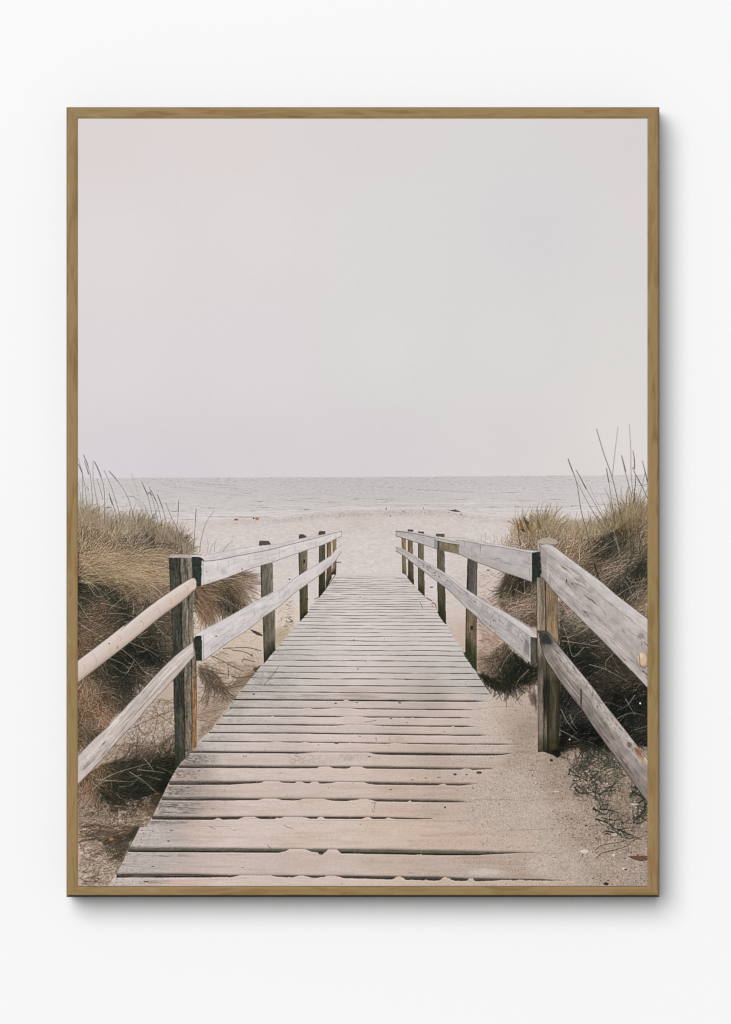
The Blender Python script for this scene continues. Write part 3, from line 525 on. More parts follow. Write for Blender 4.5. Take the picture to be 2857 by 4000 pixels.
line(T(8, [(1420, 1357), (1480, 1386), (1540, 1396), (1582, 1380)]), 2.4, C(66, 50, 42), .9)
sandm = polymask(T(8, [(560, 520), (680, 510), (1000, 520), (1400, 700), (1590, 900), (1590, 1620), (0, 1620), (500, 1200), (500, 800)]), 20)
ys, xs = np.nonzero(sandm)
def pebbles(n, light, smin, smax):
    k = rng.integers(0, len(xs), n)
    for x, y in zip(xs[k] / K + X0, ys[k] / K + Y0):
        if (x - 2000) / 500 + (y - 3000) / 900 < rng.uniform(-.5, .6): continue
        r = rng.uniform(smin, smax)
        if light:
            dot(0, x + r * .4, y + r * .5, r * 1.1, r * .6, C(105, 90, 80), .6); dot(0, x, y, r, r * .6, C(218, 206, 196) * rng.uniform(.85, 1), .85, rot=rng.uniform(-30, 30))
        else: dot(0, x, y, r, r * .6, C(96, 78, 66) * rng.uniform(.8, 1.2), .75, rot=rng.uniform(-30, 30))
pebbles(330, True, 1.0, 3.6); pebbles(420, False, 1.0, 3.6)
for z, x, y, rx, ry, c in [(8, 1060, 1317, 34, 14, (214, 204, 196)), (8, 1300, 1350, 14, 10, (205, 195, 186)), (8, 1385, 1460, 14, 8, (215, 205, 198)), (8, 1400, 1468, 12, 6, (50, 42, 38)), (8, 1240, 1585, 22, 12, (58, 46, 42)), (8, 1310, 1180, 20, 12, (200, 190, 180)), (8, 1470, 930, 36, 8, (196, 190, 182)), (8, 830, 825, 22, 6, (205, 192, 182)), (8, 790, 568, 14, 11, (60, 50, 44)), (8, 1180, 1218, 20, 13, (140, 121, 106)), (8, 1520, 98, 7, 7, (225, 222, 216)), (8, 1075, 1105, 12, 6, (90, 66, 54)), (8, 940, 398, 5, 5, (220, 215, 208))]:
    dot(z, x, y, rx, ry, C(*c), .9)

n = 5200
xx = 1850 + rng.random(n) * 680; yy = 2700 + rng.random(n) * 763
keep_ = (xx > 1900 + (2960 - yy).clip(0) * .3) & (rid[((yy - Y0) * K).astype(int).clip(0, H - 1), ((xx - X0) * K).astype(int).clip(0, W - 1)] == BEACH)
xx, yy = xx[keep_], yy[keep_]; n = len(xx)
strokes(xx, yy, rng.uniform(-30, 30, n), 1.5 + 5 * rng.random(n) ** 2, np.zeros(n), 1 + 1.8 * rng.random(n), np.where(rng.random((n, 1)) < .62, C(108, 90, 77), C(222, 210, 200)), alpha=.2 + .5 * rng.random(n) ** 2)
# ---- boardwalk
EL = np.array([(1311, 2242), (1246, 2331), (1167, 2430), (1078, 2535), (1031, 2585), (959, 2675), (916, 2732), (899, 2764), (817, 2860), (773, 2895), (741, 2936), (699, 2986), (662, 3051), (632, 3113), (596, 3189), (571, 3229), (546, 3231), (502, 3321), (455, 3412), (421, 3463), (415, 3480)], np.float32)
ER = np.array([(1573, 2242), (1617, 2283), (1659, 2327), (1742, 2434), (1773, 2491), (1817, 2549), (1917, 2711), (1940, 2740), (2010, 2900), (2080, 3050), (2200, 3250), (2340, 3480)], np.float32)
walk = field([(1440, 2260, 205, 196, 192), (1400, 2350, 206, 197, 193), (1400, 2450, 207, 198, 194), (1200, 2450, 198, 191, 186), (1100, 2560, 190, 184, 178), (1700, 2480, 202, 194, 190), (1780, 2620, 192, 187, 182), (1880, 2690, 182, 177, 172), (1400, 2560, 206, 196, 191), (1400, 2660, 206, 195, 189), (1000, 2670, 186, 180, 174), (950, 2720, 178, 171, 164), (1400, 2719, 184, 172, 163), (1700, 2719, 180, 169, 161), (1400, 2760, 206, 193, 187), (1000, 2780, 198, 188, 182),
              (1800, 2760, 200, 186, 176), (1300, 2850, 208, 195, 188), (950, 2880, 202, 191, 185), (1700, 2850, 203, 188, 179), (850, 2900, 196, 188, 183), (900, 3000, 202, 188, 180), (760, 2960, 168, 160, 153), (1400, 2970, 204, 190, 181), (1700, 2960, 184, 168, 157), (1500, 3020, 196, 180, 169), (760, 3080, 178, 166, 157), (1000, 3080, 205, 190, 181), (1400, 3100, 204, 189, 179), (1600, 3080, 196, 178, 165), (720, 3150, 172, 162, 155), (1000, 3160, 205, 191, 183), (1350, 3160, 203, 188, 178), (1700, 3150, 186, 170, 158), (640, 3210, 178, 170, 164),
              (600, 3290, 190, 182, 177), (800, 3240, 200, 184, 174), (900, 3290, 204, 191, 184), (1300, 3270, 203, 188, 178), (1650, 3258, 199, 180, 164), (1500, 3250, 201, 183, 168), (1800, 3262, 195, 177, 162), (1500, 3300, 198, 182, 169), (600, 3380, 192, 183, 178), (900, 3380, 205, 191, 182), (1300, 3370, 205, 190, 181), (1700, 3380, 194, 177, 165), (1900, 3380, 188, 173, 162), (700, 3445, 198, 182, 173), (1300, 3445, 203, 188, 180), (1900, 3445, 190, 175, 164), (2000, 3100, 184, 168, 156), (2050, 3250, 188, 172, 160), (2100, 3430, 186, 171, 159)], power=3.5) / 255
lx = np.interp(NY[:, 0], EL[:, 1], EL[:, 0])[:, None]; rx_ = np.interp(NY[:, 0], ER[:, 1], ER[:, 0])[:, None]
farw = np.clip((2760 - NY) / 160, 0, 1)[..., None]
walk = walk * (1 + farw * np.array([.02, .014, .018], np.float32)) * (1 + (1 - farw) * np.array([.002, -.010, -.012], np.float32))
wm = (NY >= 2242) & (NX > lx) & (NX < rx_)
# gap centre lines: far ones follow the perspective, near ones as they are
ys_ = [2734.0]; gaps = []
far = []
y = 2705.0
far.append(y)
while y > 2252:
    y -= 28.5 * ((y - 1863) / 855.0) ** 2 * rng.uniform(.93, 1.07) + .4
    far.append(y)
allg = sorted(far) + [2735, 2767, 2799, 2831, 2865, 2899, 2941, 2997, 3060, 3122, 3196, 3328, 3424, 3500]
band = np.searchsorted(np.array(allg), NY + (NX - 1400) * -.006)
tone = (np.random.default_rng(3).random(len(allg) + 2) - .5)[band]
gx = fbm(NX / 60, NY / 2.4 + band * 9.7, 31) * 2
gxx = fbm(NX / 22, NY / 4.0 + band * 3.3, 32) * 2
fine = vnoise(NX / 3, NY / 2.2, 33) - .5
edgeL = np.exp(-np.clip(NX - lx, 0, 9999) / 110)
nearw = np.clip((NY - 2700) / 400, 0, 1)
pp = 1 + tone * (.03 + .035 * nearw) + gx * (.012 + .016 * nearw + .028 * edgeL + .012 * (1 - nearw)) + gxx * .014 + fine * (.03 + .03 * nearw) + edgeL * gxx * .05
pit = fbm(NX / 7, NY / 2.6, 36, 3) * 2
pp = pp - np.clip(pit - .22, 0, 1) * edgeL * nearw * 1.2
img[wm] = (walk * pp[..., None])[wm]; rid[wm] = WALK
# warm peach stains of drifted sand
st = np.clip(fbm(NX / 120, NY / 26, 37) * 2 + .1, 0, 1) * wm * nearw * .35
img[:] = img * (1 - st[..., None]) + img * C(248, 232, 216) * st[..., None]
st = np.clip(fbm(NX / 170, NY / 13 + band * 5.1, 38, 3) * 2 - .05, 0, 1) * wm * nearw * .5
img[:] = img * (1 - st[..., None]) + img * C(222, 206, 192) * st[..., None]
for i, gy in enumerate(far):
    if gy < 2248: continue
    t = (gy - 2240) / 465.0
    xl = np.interp(gy, EL[:, 1], EL[:, 0]); xr = np.interp(gy, ER[:, 1], ER[:, 0])
    n = 40; xs_ = np.linspace(xl, xr, n)
    wob = fbm(xs_ / (60 + 90 * t), xs_ * 0 + gy, 51, 2) * (7.5 - 4.5 * t)
    yy = gy + wob + (xs_ - 1400) * .006 * t * 1.5
    thick = (1.5 + 1.7 * t ** 1.5)
    segs = fbm(np.linspace(xl, xr, 200) / 60, np.zeros(200) + gy * 3, 52, 3) * 2
    q, l_ = resample(list(zip(xs_, yy)), 900)
    al = np.interp(np.linspace(0, 1, 900), np.linspace(0, 1, 200), np.clip(.52 + .36 * t + segs * .75, .05, .95))
    wd = np.interp(np.linspace(0, 1, 900), np.linspace(0, 1, 200), thick * (1 + .5 * segs))
    splat(px(q)[None], (wd * K)[None].astype(np.float32), C(104 - 46 * t, 92 - 42 * t, 86 - 38 * t)[None], al[None].astype(np.float32), wm)
    line(list(zip(xs_, yy + thick * .9 + .6)), 1.3, C(222, 214, 210), .35, sm=False, clip=wm)
# extra hair lines of grain between the far boards
n = 700
yy = 2250 + rng.random(n) ** .8 * 450; xl = np.interp(yy, EL[:, 1], EL[:, 0]); xr = np.interp(yy, ER[:, 1], ER[:, 0])
strokes(xl + rng.random(n) * (xr - xl), yy, rng.normal(0, 1.5, n), 25 + 110 * rng.random(n), rng.normal(0, 3, n), .7 + .6 * rng.random(n), np.where(rng.random((n, 1)) < .5, C(150, 138, 130), C(222, 214, 210)), alpha=.12 + .28 * rng.random(n), clip=wm)

def gap(pts, covers=(), bumps=(), face=(118, 108, 96), dark=(38, 32, 30), face_on=True, seed=0, x_end=None, ragged=0.0):
    """pts: (x, y_top, y_bottom) in units; covers: (x0, x1, amount) where drifted sand closes the gap from below"""
    P = np.array(pts, np.float32)
    x0, x1 = P[0, 0], P[-1, 0]
    cx0, cx1 = int(max((x0 - X0) * K, 0)), int(min((x1 - X0) * K, W - 1))
    xs_ = NX[0, cx0:cx1]
    top = np.interp(xs_, P[:, 0], P[:, 1]) + fbm(xs_ / 90, xs_ * 0, seed) * 1.6; bot = np.interp(xs_, P[:, 0], P[:, 2]) + fbm(xs_ / 60, xs_ * 0, seed + 1) * 1.6
    th = bot - top
    cvr = np.zeros_like(xs_)
    for a, b, am in covers:
        sft = 6.0 + .42 * (b - a)
        wob = fbm(xs_ / 40, xs_ * 0, seed + 11) * 26 + fbm(xs_ / 9, xs_ * 0, seed + 12) * 7
        q = np.clip((xs_ - a + wob) / sft, 0, 1) * np.clip((b - xs_ + wob) / sft, 0, 1); q = q * q * (3 - 2 * q)
        cvr = np.maximum(cvr, q * (am * 1.25 + fbm(xs_ / 30, xs_ * 0, seed + 7) * .9 + fbm(xs_ / 7, xs_ * 0, seed + 8) * .35))
    bot2 = bot - th * np.clip(cvr, 0, .90 if face_on else 1.25) * (1 if face_on else 1)
    if ragged: bot2 = bot2 - np.abs(fbm(xs_ / 6, xs_ * 0, seed + 3)) * ragged * 2 - np.abs(fbm(xs_ / 26, xs_ * 0, seed + 5)) * ragged * 2
    yt, yb = int((P[:, 1].min() - 8 - Y0) * K), int((P[:, 2].max() + 8 - Y0) * K)
    yt, yb = max(yt, 0), min(yb, H)
    Yg = NY[yt:yb, cx0:cx1]; A = img[yt:yb, cx0:cx1]
    # sand lip lit along the lower edge
    lip = np.clip(1 - np.abs(Yg - bot2 - 3.2) / 3.0, 0, 1) * .28
    A[:] = A * (1 - lip[..., None]) + C(226, 216, 208) * lip[..., None]
    # a soft roll of shade on the board edge above the gap
    sh = np.clip(1 - (top - Yg) / 7.0, 0, 1) * (Yg < top) * .22 * np.clip(th / 6, 0, 1)
    A[:] = A * (1 - sh[..., None])
    a = np.clip((Yg - top) * K + .5, 0, 1) * np.clip((bot2 - Yg) * K + .5, 0, 1)
    v = np.clip((Yg - top) / np.maximum(th, 1), 0, 1)
    if face_on:
        f = np.clip((v - .55) / .3, 0, 1)[..., None]
        c = C(*face) * (1.05 - .35 * v[..., None] + fbm(NX[yt:yb, cx0:cx1] / 14, Yg / 3, seed)[..., None] * .35) * (1 - f) + C(*dark) * f
    else: c = C(*dark) * np.ones_like(A)
    A[:] = A * (1 - a[..., None]) + c * a[..., None]
def z6(x): return 300 + x * .49261
def z7(x): return 1050 + x * .49261
def z8(x): return 1780 + x * .47414
def thin(yl, yc, yr, xl, xr, w, covers, seed):
    gap([(xl, yl - w / 2, yl + w / 2), (1150, yc - w / 2, yc + w / 2), (1800, yr - w / 2, yr + w / 2), (xr - 60, yr - w / 2, yr + w / 2), (xr, yr, yr + .4)], covers, face_on=False, seed=seed)
thin(2732, 2733.5, 2738.5, 916, 1913, 5.0, [(z7(580), z7(650), 1)], 1)
thin(2764.5, 2765, 2772, 899, 1858, 3.6, [(z7(270), z7(350), .9), (z7(410), z7(740), 1.1), (z7(790), z7(820), 1)], 2)
thin(2796, 2797, 2803.5, 870, 1842, 3.8, [(z6(1060 + 480), z6(1060 + 500), 1), (z7(530), z7(810), 1.1), (z7(1035), z7(1085), 1), (z7(1120), z7(1172), .8)], 3)
thin(2829, 2830.5, 2836.5, 846, 1868, 4.2, [(z7(495), z7(980), 1.15), (z7(1455), z7(1470), 1)], 4)
thin(2861, 2863, 2871, 817, 1934, 4.2, [(z7(430), z7(445), 1), (z7(678), z7(690), 1)], 5)
thin(2895, 2898, 2906, 790, 2041, 3.4, [(z6(1525), z6(1640), .9), (z7(-30), z7(80), .7), (z7(240), z7(340), .7), (z7(636), z7(650), 1), (z7(920), z7(1110), 1.2)], 6)
gap([(741, 2933, 2940), (1050, 2935, 2942), (1500, 2938, 2948), (1850, 2943, 2951), (1960, 2944, 2949), (2003, 2940, 2942)], [(z7(200), z7(920), 1.25), ], face=(90, 80, 74), dark=(48, 40, 38), seed=7)
gap([(699, 2986, 2999), (1050, 2991, 3000), (1500, 2993, 3002), (1850, 3000, 3007), (1927, 3000, 3002)], [(z7(390), z7(520), 1.1), (z7(600), z7(780), .9), (z7(1500), z7(1624), .6)], face=(112, 104, 92), seed=8)
gap([(662, 3050.5, 3065), (900, 3052, 3064), (1050, 3050, 3056), (1300, 3053, 3061), (1480, 3054, 3065), (1800, 3060, 3068), (1868, 3058, 3061)], [(z6(1440), z7(150), 1.05), (z7(200), z7(270), 1.05), (z7(330), z7(390), 1.05), (z7(430), z7(870), 1.1), (z7(1350), z7(1420), .7)], face=(108, 98, 88), seed=9)
gap([(632, 3112, 3126), (900, 3116, 3126), (1050, 3118, 3125), (1350, 3118, 3128), (1700, 3124, 3133), (1900, 3130, 3134), (2080, 3127, 3129)], [(z6(1140), z6(1180), .9), (z6(1410), z7(130), 1.05), (z7(185), z7(520), 1.05), (z7(620), z7(860), .8), (z7(960), z7(1010), 1), (z7(1090), z7(1140), .8), (z8(140), z8(640), .75)], face=(112, 102, 92), seed=10)
gap([(596, 3187, 3201), (800, 3190, 3202), (1050, 3188, 3199), (1250, 3189, 3198), (1500, 3191, 3199), (1690, 3197, 3199)], [(z6(1080), z6(1150), .6), (z6(1260), z6(1480), 1.05), (z6(1560), z6(1620), 1.05), (z7(40), z7(340), 1.05), (z7(390), z7(450), 1.05), (z7(720), z7(840), .7), (z7(900), z7(1000), .6)], face=(90, 78, 72), dark=(60, 50, 46), seed=11)
line([(1200, 3205), (1500, 3205), (1800, 3207)], 1.2, C(140, 124, 114), .7, sm=False)
line([(571, 3230), (620, 3224), (760, 3226), (900, 3229)], 1.4, C(150, 140, 134), .8)
gap([(502, 3308, 3328), (760, 3311, 3329), (1050, 3313, 3330), (1400, 3316, 3334), (1700, 3320, 3340), (1860, 3324, 3340), (1960, 3327, 3334), (2060, 3327, 3329), (2200, 3328, 3329.5)], [(z7(60), z7(395), 1.0), (z7(425), z7(570), .95), (z8(-330), z8(-260), .1)], face=(118, 112, 98), seed=12)
gap([(455, 3411, 3428), (700, 3412, 3428), (888, 3417, 3427), (1050, 3418, 3426), (1400, 3420, 3432), (1560, 3422, 3436), (1700, 3424, 3440), (1850, 3430, 3442), (2100, 3433, 3440), (2230, 3437, 3440)], [(z6(1190), z7(135), .95), (z7(180), z7(340), .9), (z7(380), z7(600), .75), (z7(980), z7(1090), .95), (z7(1210), z7(1290), .85), (z7(1340), z7(1480), .9), (z7(1560), z8(170), .8), (z8(250), z8(700), .35)], face=(96, 88, 78), seed=13, ragged=1.6)
# grey weathering on the board ends
def pepper(z, x0, x1, y0, y1, col, amt, seed, fx=9, fy=2.6):
    (a, b), (c, d) = T(z, [(x0, y0), (x1, y1)])
    i0, i1, j0, j1 = int((b - Y0) * K), int((d - Y0) * K), int((a - X0) * K), int((c - X0) * K)
    X = NX[i0:i1, j0:j1]; Y = NY[i0:i1, j0:j1]
    u = (X - a) / (c - a); v = (Y - b) / (d - b)
    wdw = np.clip(1 - u, 0, 1) ** .7 * np.clip(u * 14, 0, 1) * np.clip(v * 5, 0, 1) * np.clip((1 - v) * 5, 0, 1)
    q = fbm(X / fx, Y / fy, seed, 3) * 2
    A = np.clip((q + .25) * 2.2, 0, 1) * wdw * amt
    A = np.where(wm[i0:i1, j0:j1], A, 0)
    img[i0:i1, j0:j1] = img[i0:i1, j0:j1] * (1 - A[..., None]) + C(*col) * A[..., None]
for a in [(6, 835, 1150, 492, 580, (88, 84, 80), .85, 1), (6, 780, 960, 620, 690, (96, 80, 72), .8, 2), (6, 800, 1100, 650, 700, (170, 120, 100), .35, 3), (6, 705, 1000, 748, 830, (92, 86, 82), .8, 4), (6, 640, 1050, 868, 985, (84, 80, 78), .85, 5, 22, 2.4), (6, 560, 1000, 1022, 1062, (112, 100, 94), .8, 6, 30, 3),
          (6, 1170, 1330, 72, 190, (120, 120, 116), .5, 7), (6, 1180, 1520, 205, 250, (140, 134, 130), .55, 8), (6, 1040, 1330, 335, 392, (140, 138, 134), .5, 9), (6, 640, 960, 1284, 1318, (122, 108, 98), .7, 10, 34, 3), (6, 380, 900, 1330, 1440, (160, 150, 146), .4, 11, 40, 2.4), (6, 450, 1200, 1140, 1225, (158, 148, 142), .35, 12, 50, 2.4), (6, 480, 800, 1490, 1530, (120, 104, 96), .7, 13, 26, 3), (6, 720, 1150, 1490, 1540, (206, 162, 142), .3, 14, 30, 6),
          (7, 0, 1300, 20, 62, (128, 118, 108), .55, 15, 60, 3), (9, 130, 420, 500, 625, (120, 118, 112), .45, 16), (9, 250, 420, 400, 460, (130, 128, 120), .4, 17), (9, 1210, 1440, 440, 630, (142, 136, 130), .15, 18), (7, 200, 620, 1110, 1180, (184, 150, 128), .3, 19, 20, 5), (7, 800, 1000, 1100, 1150, (186, 156, 132), .45, 20, 30, 4), (7, 1180, 1624, 1105, 1165, (184, 150, 126), .5, 21, 60, 3.2), (8, 0, 560, 1148, 1195, (182, 148, 124), .55, 22, 60, 3.2),
          (7, 700, 1500, 1330, 1370, (160, 140, 128), .35, 23, 6, 3), (7, 1100, 1624, 1170, 1230, (165, 145, 130), .4, 24, 6, 3), (7, 150, 560, 490, 590, (150, 134, 122), .5, 25, 8, 6), (7, 540, 920, 490, 560, (150, 134, 122), .45, 26, 6, 4), (7, 940, 1100, 350, 400, (168, 146, 124), .5, 27, 8, 6)]:
    pepper(*a)
n = 3600
yy = 2705 + rng.random(n) * 758; xl = np.interp(yy, EL[:, 1], EL[:, 0]); xr = np.interp(yy, ER[:, 1], ER[:, 0])
xx = xl + rng.random(n) ** 1.7 * (np.minimum(xr, 2000) - xl)
strokes(xx, yy, rng.normal(-.3, 1.3, n), 16 + 120 * rng.random(n) ** 2, rng.normal(0, 3, n), .7 + .8 * rng.random(n), np.where(rng.random((n, 1)) < .55, C(138, 124, 116), C(228, 219, 214)), alpha=.08 + .34 * rng.random(n) * np.exp(-(xx - xl) / 500), clip=wm)
n = 5200                                     # grit in the sand film
xx = 760 + rng.random(n) * 1250; yy = 2720 + rng.random(n) * 743
strokes(xx, yy, rng.uniform(0, 180, n), 1.5 + 3 * rng.random(n), np.zeros(n), .9 + 1.2 * rng.random(n), np.where(rng.random((n, 1)) < .6, C(128, 110, 100), C(232, 224, 218)), alpha=.15 + .45 * rng.random(n) ** 2, clip=wm)
# comb-like marks pressed in the sand film
for (z, x0, x1, y0, y1) in [(7, 0, 560, 1150, 1190), (7, 540, 780, 1090, 1150), (7, 520, 980, 1350, 1400), (7, 760, 1500, 1330, 1350), (7, 1100, 1620, 1170, 1225), (7, 1020, 1240, 1100, 1150)]:
    for x in np.arange(x0, x1, 15):
        line(T(z, [(x + rng.uniform(-3, 3), y0 + rng.uniform(0, 8)), (x + rng.uniform(-3, 3), y1 - rng.uniform(0, 12))]), 1.3, C(178, 160, 148), .35, clip=wm)
for z, x, y, rx, ry in [(6, 1403, 22, 11, 7), (7, 530, 95, 12, 6), (7, 697, 88, 14, 4), (7, 1037, 91, 14, 6), (7, 1095, 248, 7, 3), (7, 1392, 318, 7, 3), (7, 723, 355, 11, 4), (7, 797, 517, 9, 5), (7, 968, 216, 14, 4), (7, 570, 265, 13, 4), (7, 850, 268, 9, 3), (7, 565, 201, 10, 4), (7, 537, 410, 20, 8), (7, 1477, 658, 17, 11), (7, 1569, 661, 12, 6), (7, 1243, 687, 8, 5), (7, 1137, 702, 14, 3), (7, 1349, 680, 18, 4), (7, 968, 778, 15, 4), (7, 1398, 920, 10, 9), (7, 1622, 772, 16, 11), (7, 93, 648, 4, 4), (7, 474, 765, 5, 4), (7, 668, 729, 5, 3), (7, 1241, 825, 6, 3), (7, 1125, 1441, 22, 3), (7, 415, 1285, 26, 14), (7, 580, 1526, 5, 3), (7, 725, 1056, 5, 3), (7, 1303, 1493, 10, 6), (6, 603, 1108, 6, 6), (6, 749, 1101, 13, 6), (6, 728, 1187, 13, 6), (6, 604, 1389, 15, 4), (6, 967, 630, 13, 5), (6, 877, 762, 12, 4), (6, 942, 688, 10, 5), (6, 1090, 451, 4, 4), (6, 1516, 280, 4, 3), (6, 1493, 461, 5, 3), (6, 1315, 1398, 15, 2), (6, 1248, 1102, 14, 3), (6, 550, 1508, 24, 7),
                       (8, 193, 670, 28, 14), (8, 403, 676, 15, 7), (8, 90, 687, 13, 5), (8, 288, 546, 7, 4), (8, 143, 801, 15, 12), (8, 238, 812, 18, 9), (8, 494, 157, 7, 5), (9, 696, 346, 4, 3), (9, 862, 341, 3, 3), (9, 760, 460, 8, 2.5), (9, 1305, 588, 4, 2), (9, 153, 639, 7, 4), (9, 731, 112, 5, 2)]:
    dot(z, x, y, rx * .85, ry * .8, C(66, 54, 48), .85)
    dot(z, x - rx * .15, y + ry * .5, rx * .45, ry * .25, C(140, 124, 112), .6)
for z, p in [(7, [(820, 885), (850, 880), (838, 905), (840, 935)]), (7, [(818, 932), (828, 955), (840, 955)]), (7, [(760, 245), (850, 230)]), (6, [(1320, 505), (1325, 520), (1340, 518), (1345, 505)]), (6, [(1510, 1215), (1545, 1255)]), (6, [(1050, 1072), (1100, 1092)]), (7, [(120, 1060), (150, 1078), (190, 1086)]), (6, [(1070, 925), (1080, 935), (1095, 932)]), (7, [(850, 365), (852, 390)]), (7, [(390, 420), (398, 430)]), (9, [(975, 555), (980, 563), (990, 560)]), (9, [(1055, 140), (1065, 160), (1070, 175)]), (9, [(290, 488), (260, 530), (210, 590)]), (9, [(715, 505), (722, 500), (720, 508)])]:
    line(T(z, p), 1.8, C(90, 76, 68), .8)

# ---- sand drifted over the right of the boards
drift_edge = smooth([(1925, 2700), (1880, 2740), (1850, 2770), (1840, 2803), (1865, 2837), (1930, 2871), (2030, 2907), (2000, 2945), (1925, 3003), (1862, 3060), (1800, 3100), (1830, 3160), (1760, 3210), (1990, 3240), (2080, 3270), (2120, 3330), (2010, 3380), (2150, 3420), (2230, 3440), (2240, 3470)])
dm = polymask([tuple(p) for p in drift_edge] + [(2600, 3480), (2600, 3000), (2110, 2935), (2085, 2700), (1990, 2690)], 22, 6, 22.0)
keep = (rid == GRASS_R)
soft = blur(dm.astype(np.float32), 34 * K)
soft = np.clip((soft - .42) * 2.4 + .42 + fbm(NX / 2.6, NY / 2.2, 66, 3) * 1.5 + fbm(NX / 60, NY / 9, 67) * 1.1, 0, 1) * ~keep * (rid == WALK)
sandc = gnd * (1 + (g3 * .17 + g2 * .03 + (vnoise(NX / 2.4, NY / 2.0, 29) - .5) * .12)[..., None])
img[:] = img * (1 - soft[..., None]) + sandc * soft[..., None]
rid[(soft > .75)] = BEACH
grit = np.clip(vnoise(NX / 3.4, NY / 2.6, 44) - .74, 0, 1) * 1.1 * np.clip((NX - 1500) / 450, 0, 1) * np.clip((NY - 2720) / 250, 0, 1) * (rid != GRASS_R) * (NY > 2700)
img *= (1 - grit)[..., None]
fing = vnoise(NX / 3.0, NY / 2.6, 45)
hl_ = np.clip(.2 - fing, 0, 1) * .9 * np.clip((NX - 1600) / 450, 0, 1) * np.clip((NY - 2720) / 250, 0, 1) * (rid != GRASS_R)
img *= (1 + hl_)[..., None]
blob(8, 250, 1490, 130, 30, C(214, 204, 198), .5); blob(8, 900, 950, 90, 40, C(196, 180, 168), .3)
for p in [[(100, 895), (350, 890), (600, 905)], [(160, 150), (300, 130), (470, 122)], [(350, 1150), (600, 1140), (820, 1130)], [(540, 1325), (760, 1335), (900, 1325)], [(0, 1065), (120, 1063)]]:
    line(T(8, p), 1.6, C(130, 112, 98), .55, jit=.8)
line(T(8, [(575, 0), (540, 30), (505, 72)]), 2.4, C(62, 50, 44), .9)

# ---- stalks standing over the dunes
def reed(z, p, w=1.6, c=(104, 96, 86), a=.85, r=None):
    line(T(z, p), w * .55, C(*c), a, w2=w, r=r)
L = GRASS_L; R_ = GRASS_R
for p, w, c in [([(12, 410), (50, 560), (75, 700), (90, 900)], 1.6, 0), ([(12, 460), (45, 530), (50, 700), (50, 900)], 2, 0), ([(57, 383), (95, 480), (120, 600), (140, 880)], 1.6, 0), ([(137, 435), (138, 590), (160, 720), (200, 950)], 1.6, 0), ([(148, 436), (205, 570), (232, 700), (235, 960)], 2.2, 0), ([(168, 585), (200, 680), (220, 760)], 1.8, 0), ([(230, 510), (290, 650), (350, 840), (368, 940)], 1.9, 0), ([(272, 520), (350, 610), (430, 740), (490, 930)], 1.8, 0), ([(272, 703), (320, 850), (335, 960)], 2.2, 0),
                ([(462, 540), (500, 660), (540, 790), (575, 920)], 1.2, 1), ([(445, 645), (490, 750), (560, 860)], 1.1, 1), ([(550, 612), (598, 720), (640, 900)], 1.6, 0), ([(610, 650), (660, 830), (700, 1020)], 1.6, 0), ([(625, 678), (670, 770), (700, 870), (715, 960)], 1.9, 0), ([(680, 716), (730, 850), (755, 950)], 1.9, 0), ([(752, 785), (800, 910), (870, 1060), (885, 1220)], 2.2, 0), ([(863, 768), (855, 900), (850, 960)], 1.6, 0), ([(1010, 840), (1000, 1000), (985, 1180)], 2.0, 0), ([(1160, 857), (1090, 960), (1050, 1110), (1040, 1200)], 1.8, 0),
                ([(555, 780), (590, 850), (610, 940)], 1.2, 0), ([(945, 1010), (985, 1130), (990, 1200)], 1.3, 1), ([(1320, 1110), (1270, 1150), (1230, 1195)], 1.5, 0), ([(1350, 1150), (1290, 1160), (1240, 1195)], 1.2, 1), ([(1180, 1090), (1165, 1150), (1165, 1200)], 1.6, 1), ([(1105, 1090), (1110, 1150), (1100, 1210)], 1.4, 1), ([(1165, 1120), (1140, 1160), (1120, 1215)], 1.6, 1), ([(915, 1080), (950, 1055), (955, 1050)], 1.2, 0), ([(12, 620), (30, 720), (40, 880)], 1.4, 0), ([(80, 780), (110, 830), (135, 880)], 1.6, 1), ([(30, 700), (60, 800), (45, 900)], 1.2, 1), ([(1250, 1150), (1215, 1180), (1210, 1200)], 1.2, 1), ([(380, 730), (480, 735), (520, 770)], 1.0, 0)]:
    reed(1, p, w, (92, 86, 78) if c == 0 else (140, 128, 108), r=L)
for p, w in [([(57, 383), (80, 435), (95, 480)], 2.4), ([(62, 430), (80, 480), (100, 545)], 3.2), ([(148, 436), (175, 490), (205, 568)], 3.0), ([(272, 520), (310, 560), (345, 605)], 2.4), ([(550, 612), (575, 670), (596, 718)], 3.2), ([(625, 678), (650, 730), (668, 770)], 3.0), ([(680, 716), (700, 760), (725, 830)], 2.6), ([(272, 703), (285, 760), (300, 800)], 3.2), ([(12, 460), (30, 500), (44, 528)], 3), ([(862, 768), (858, 810), (856, 850)], 2.6), ([(1010, 840), (1006, 880), (1003, 940)], 2.8)]:
    line(T(1, p), 1.2, C(62, 58, 56), .9, w2=w * .8)
for p in [[(600, 700), (625, 705), (630, 722)], [(600, 715), (618, 700), (622, 720)], [(84, 655), (95, 665), (98, 680)]]:
    line(T(1, p), 1.6, C(70, 66, 62), .8)
dot(1, 716, 972, 6, 8, C(55, 46, 40))
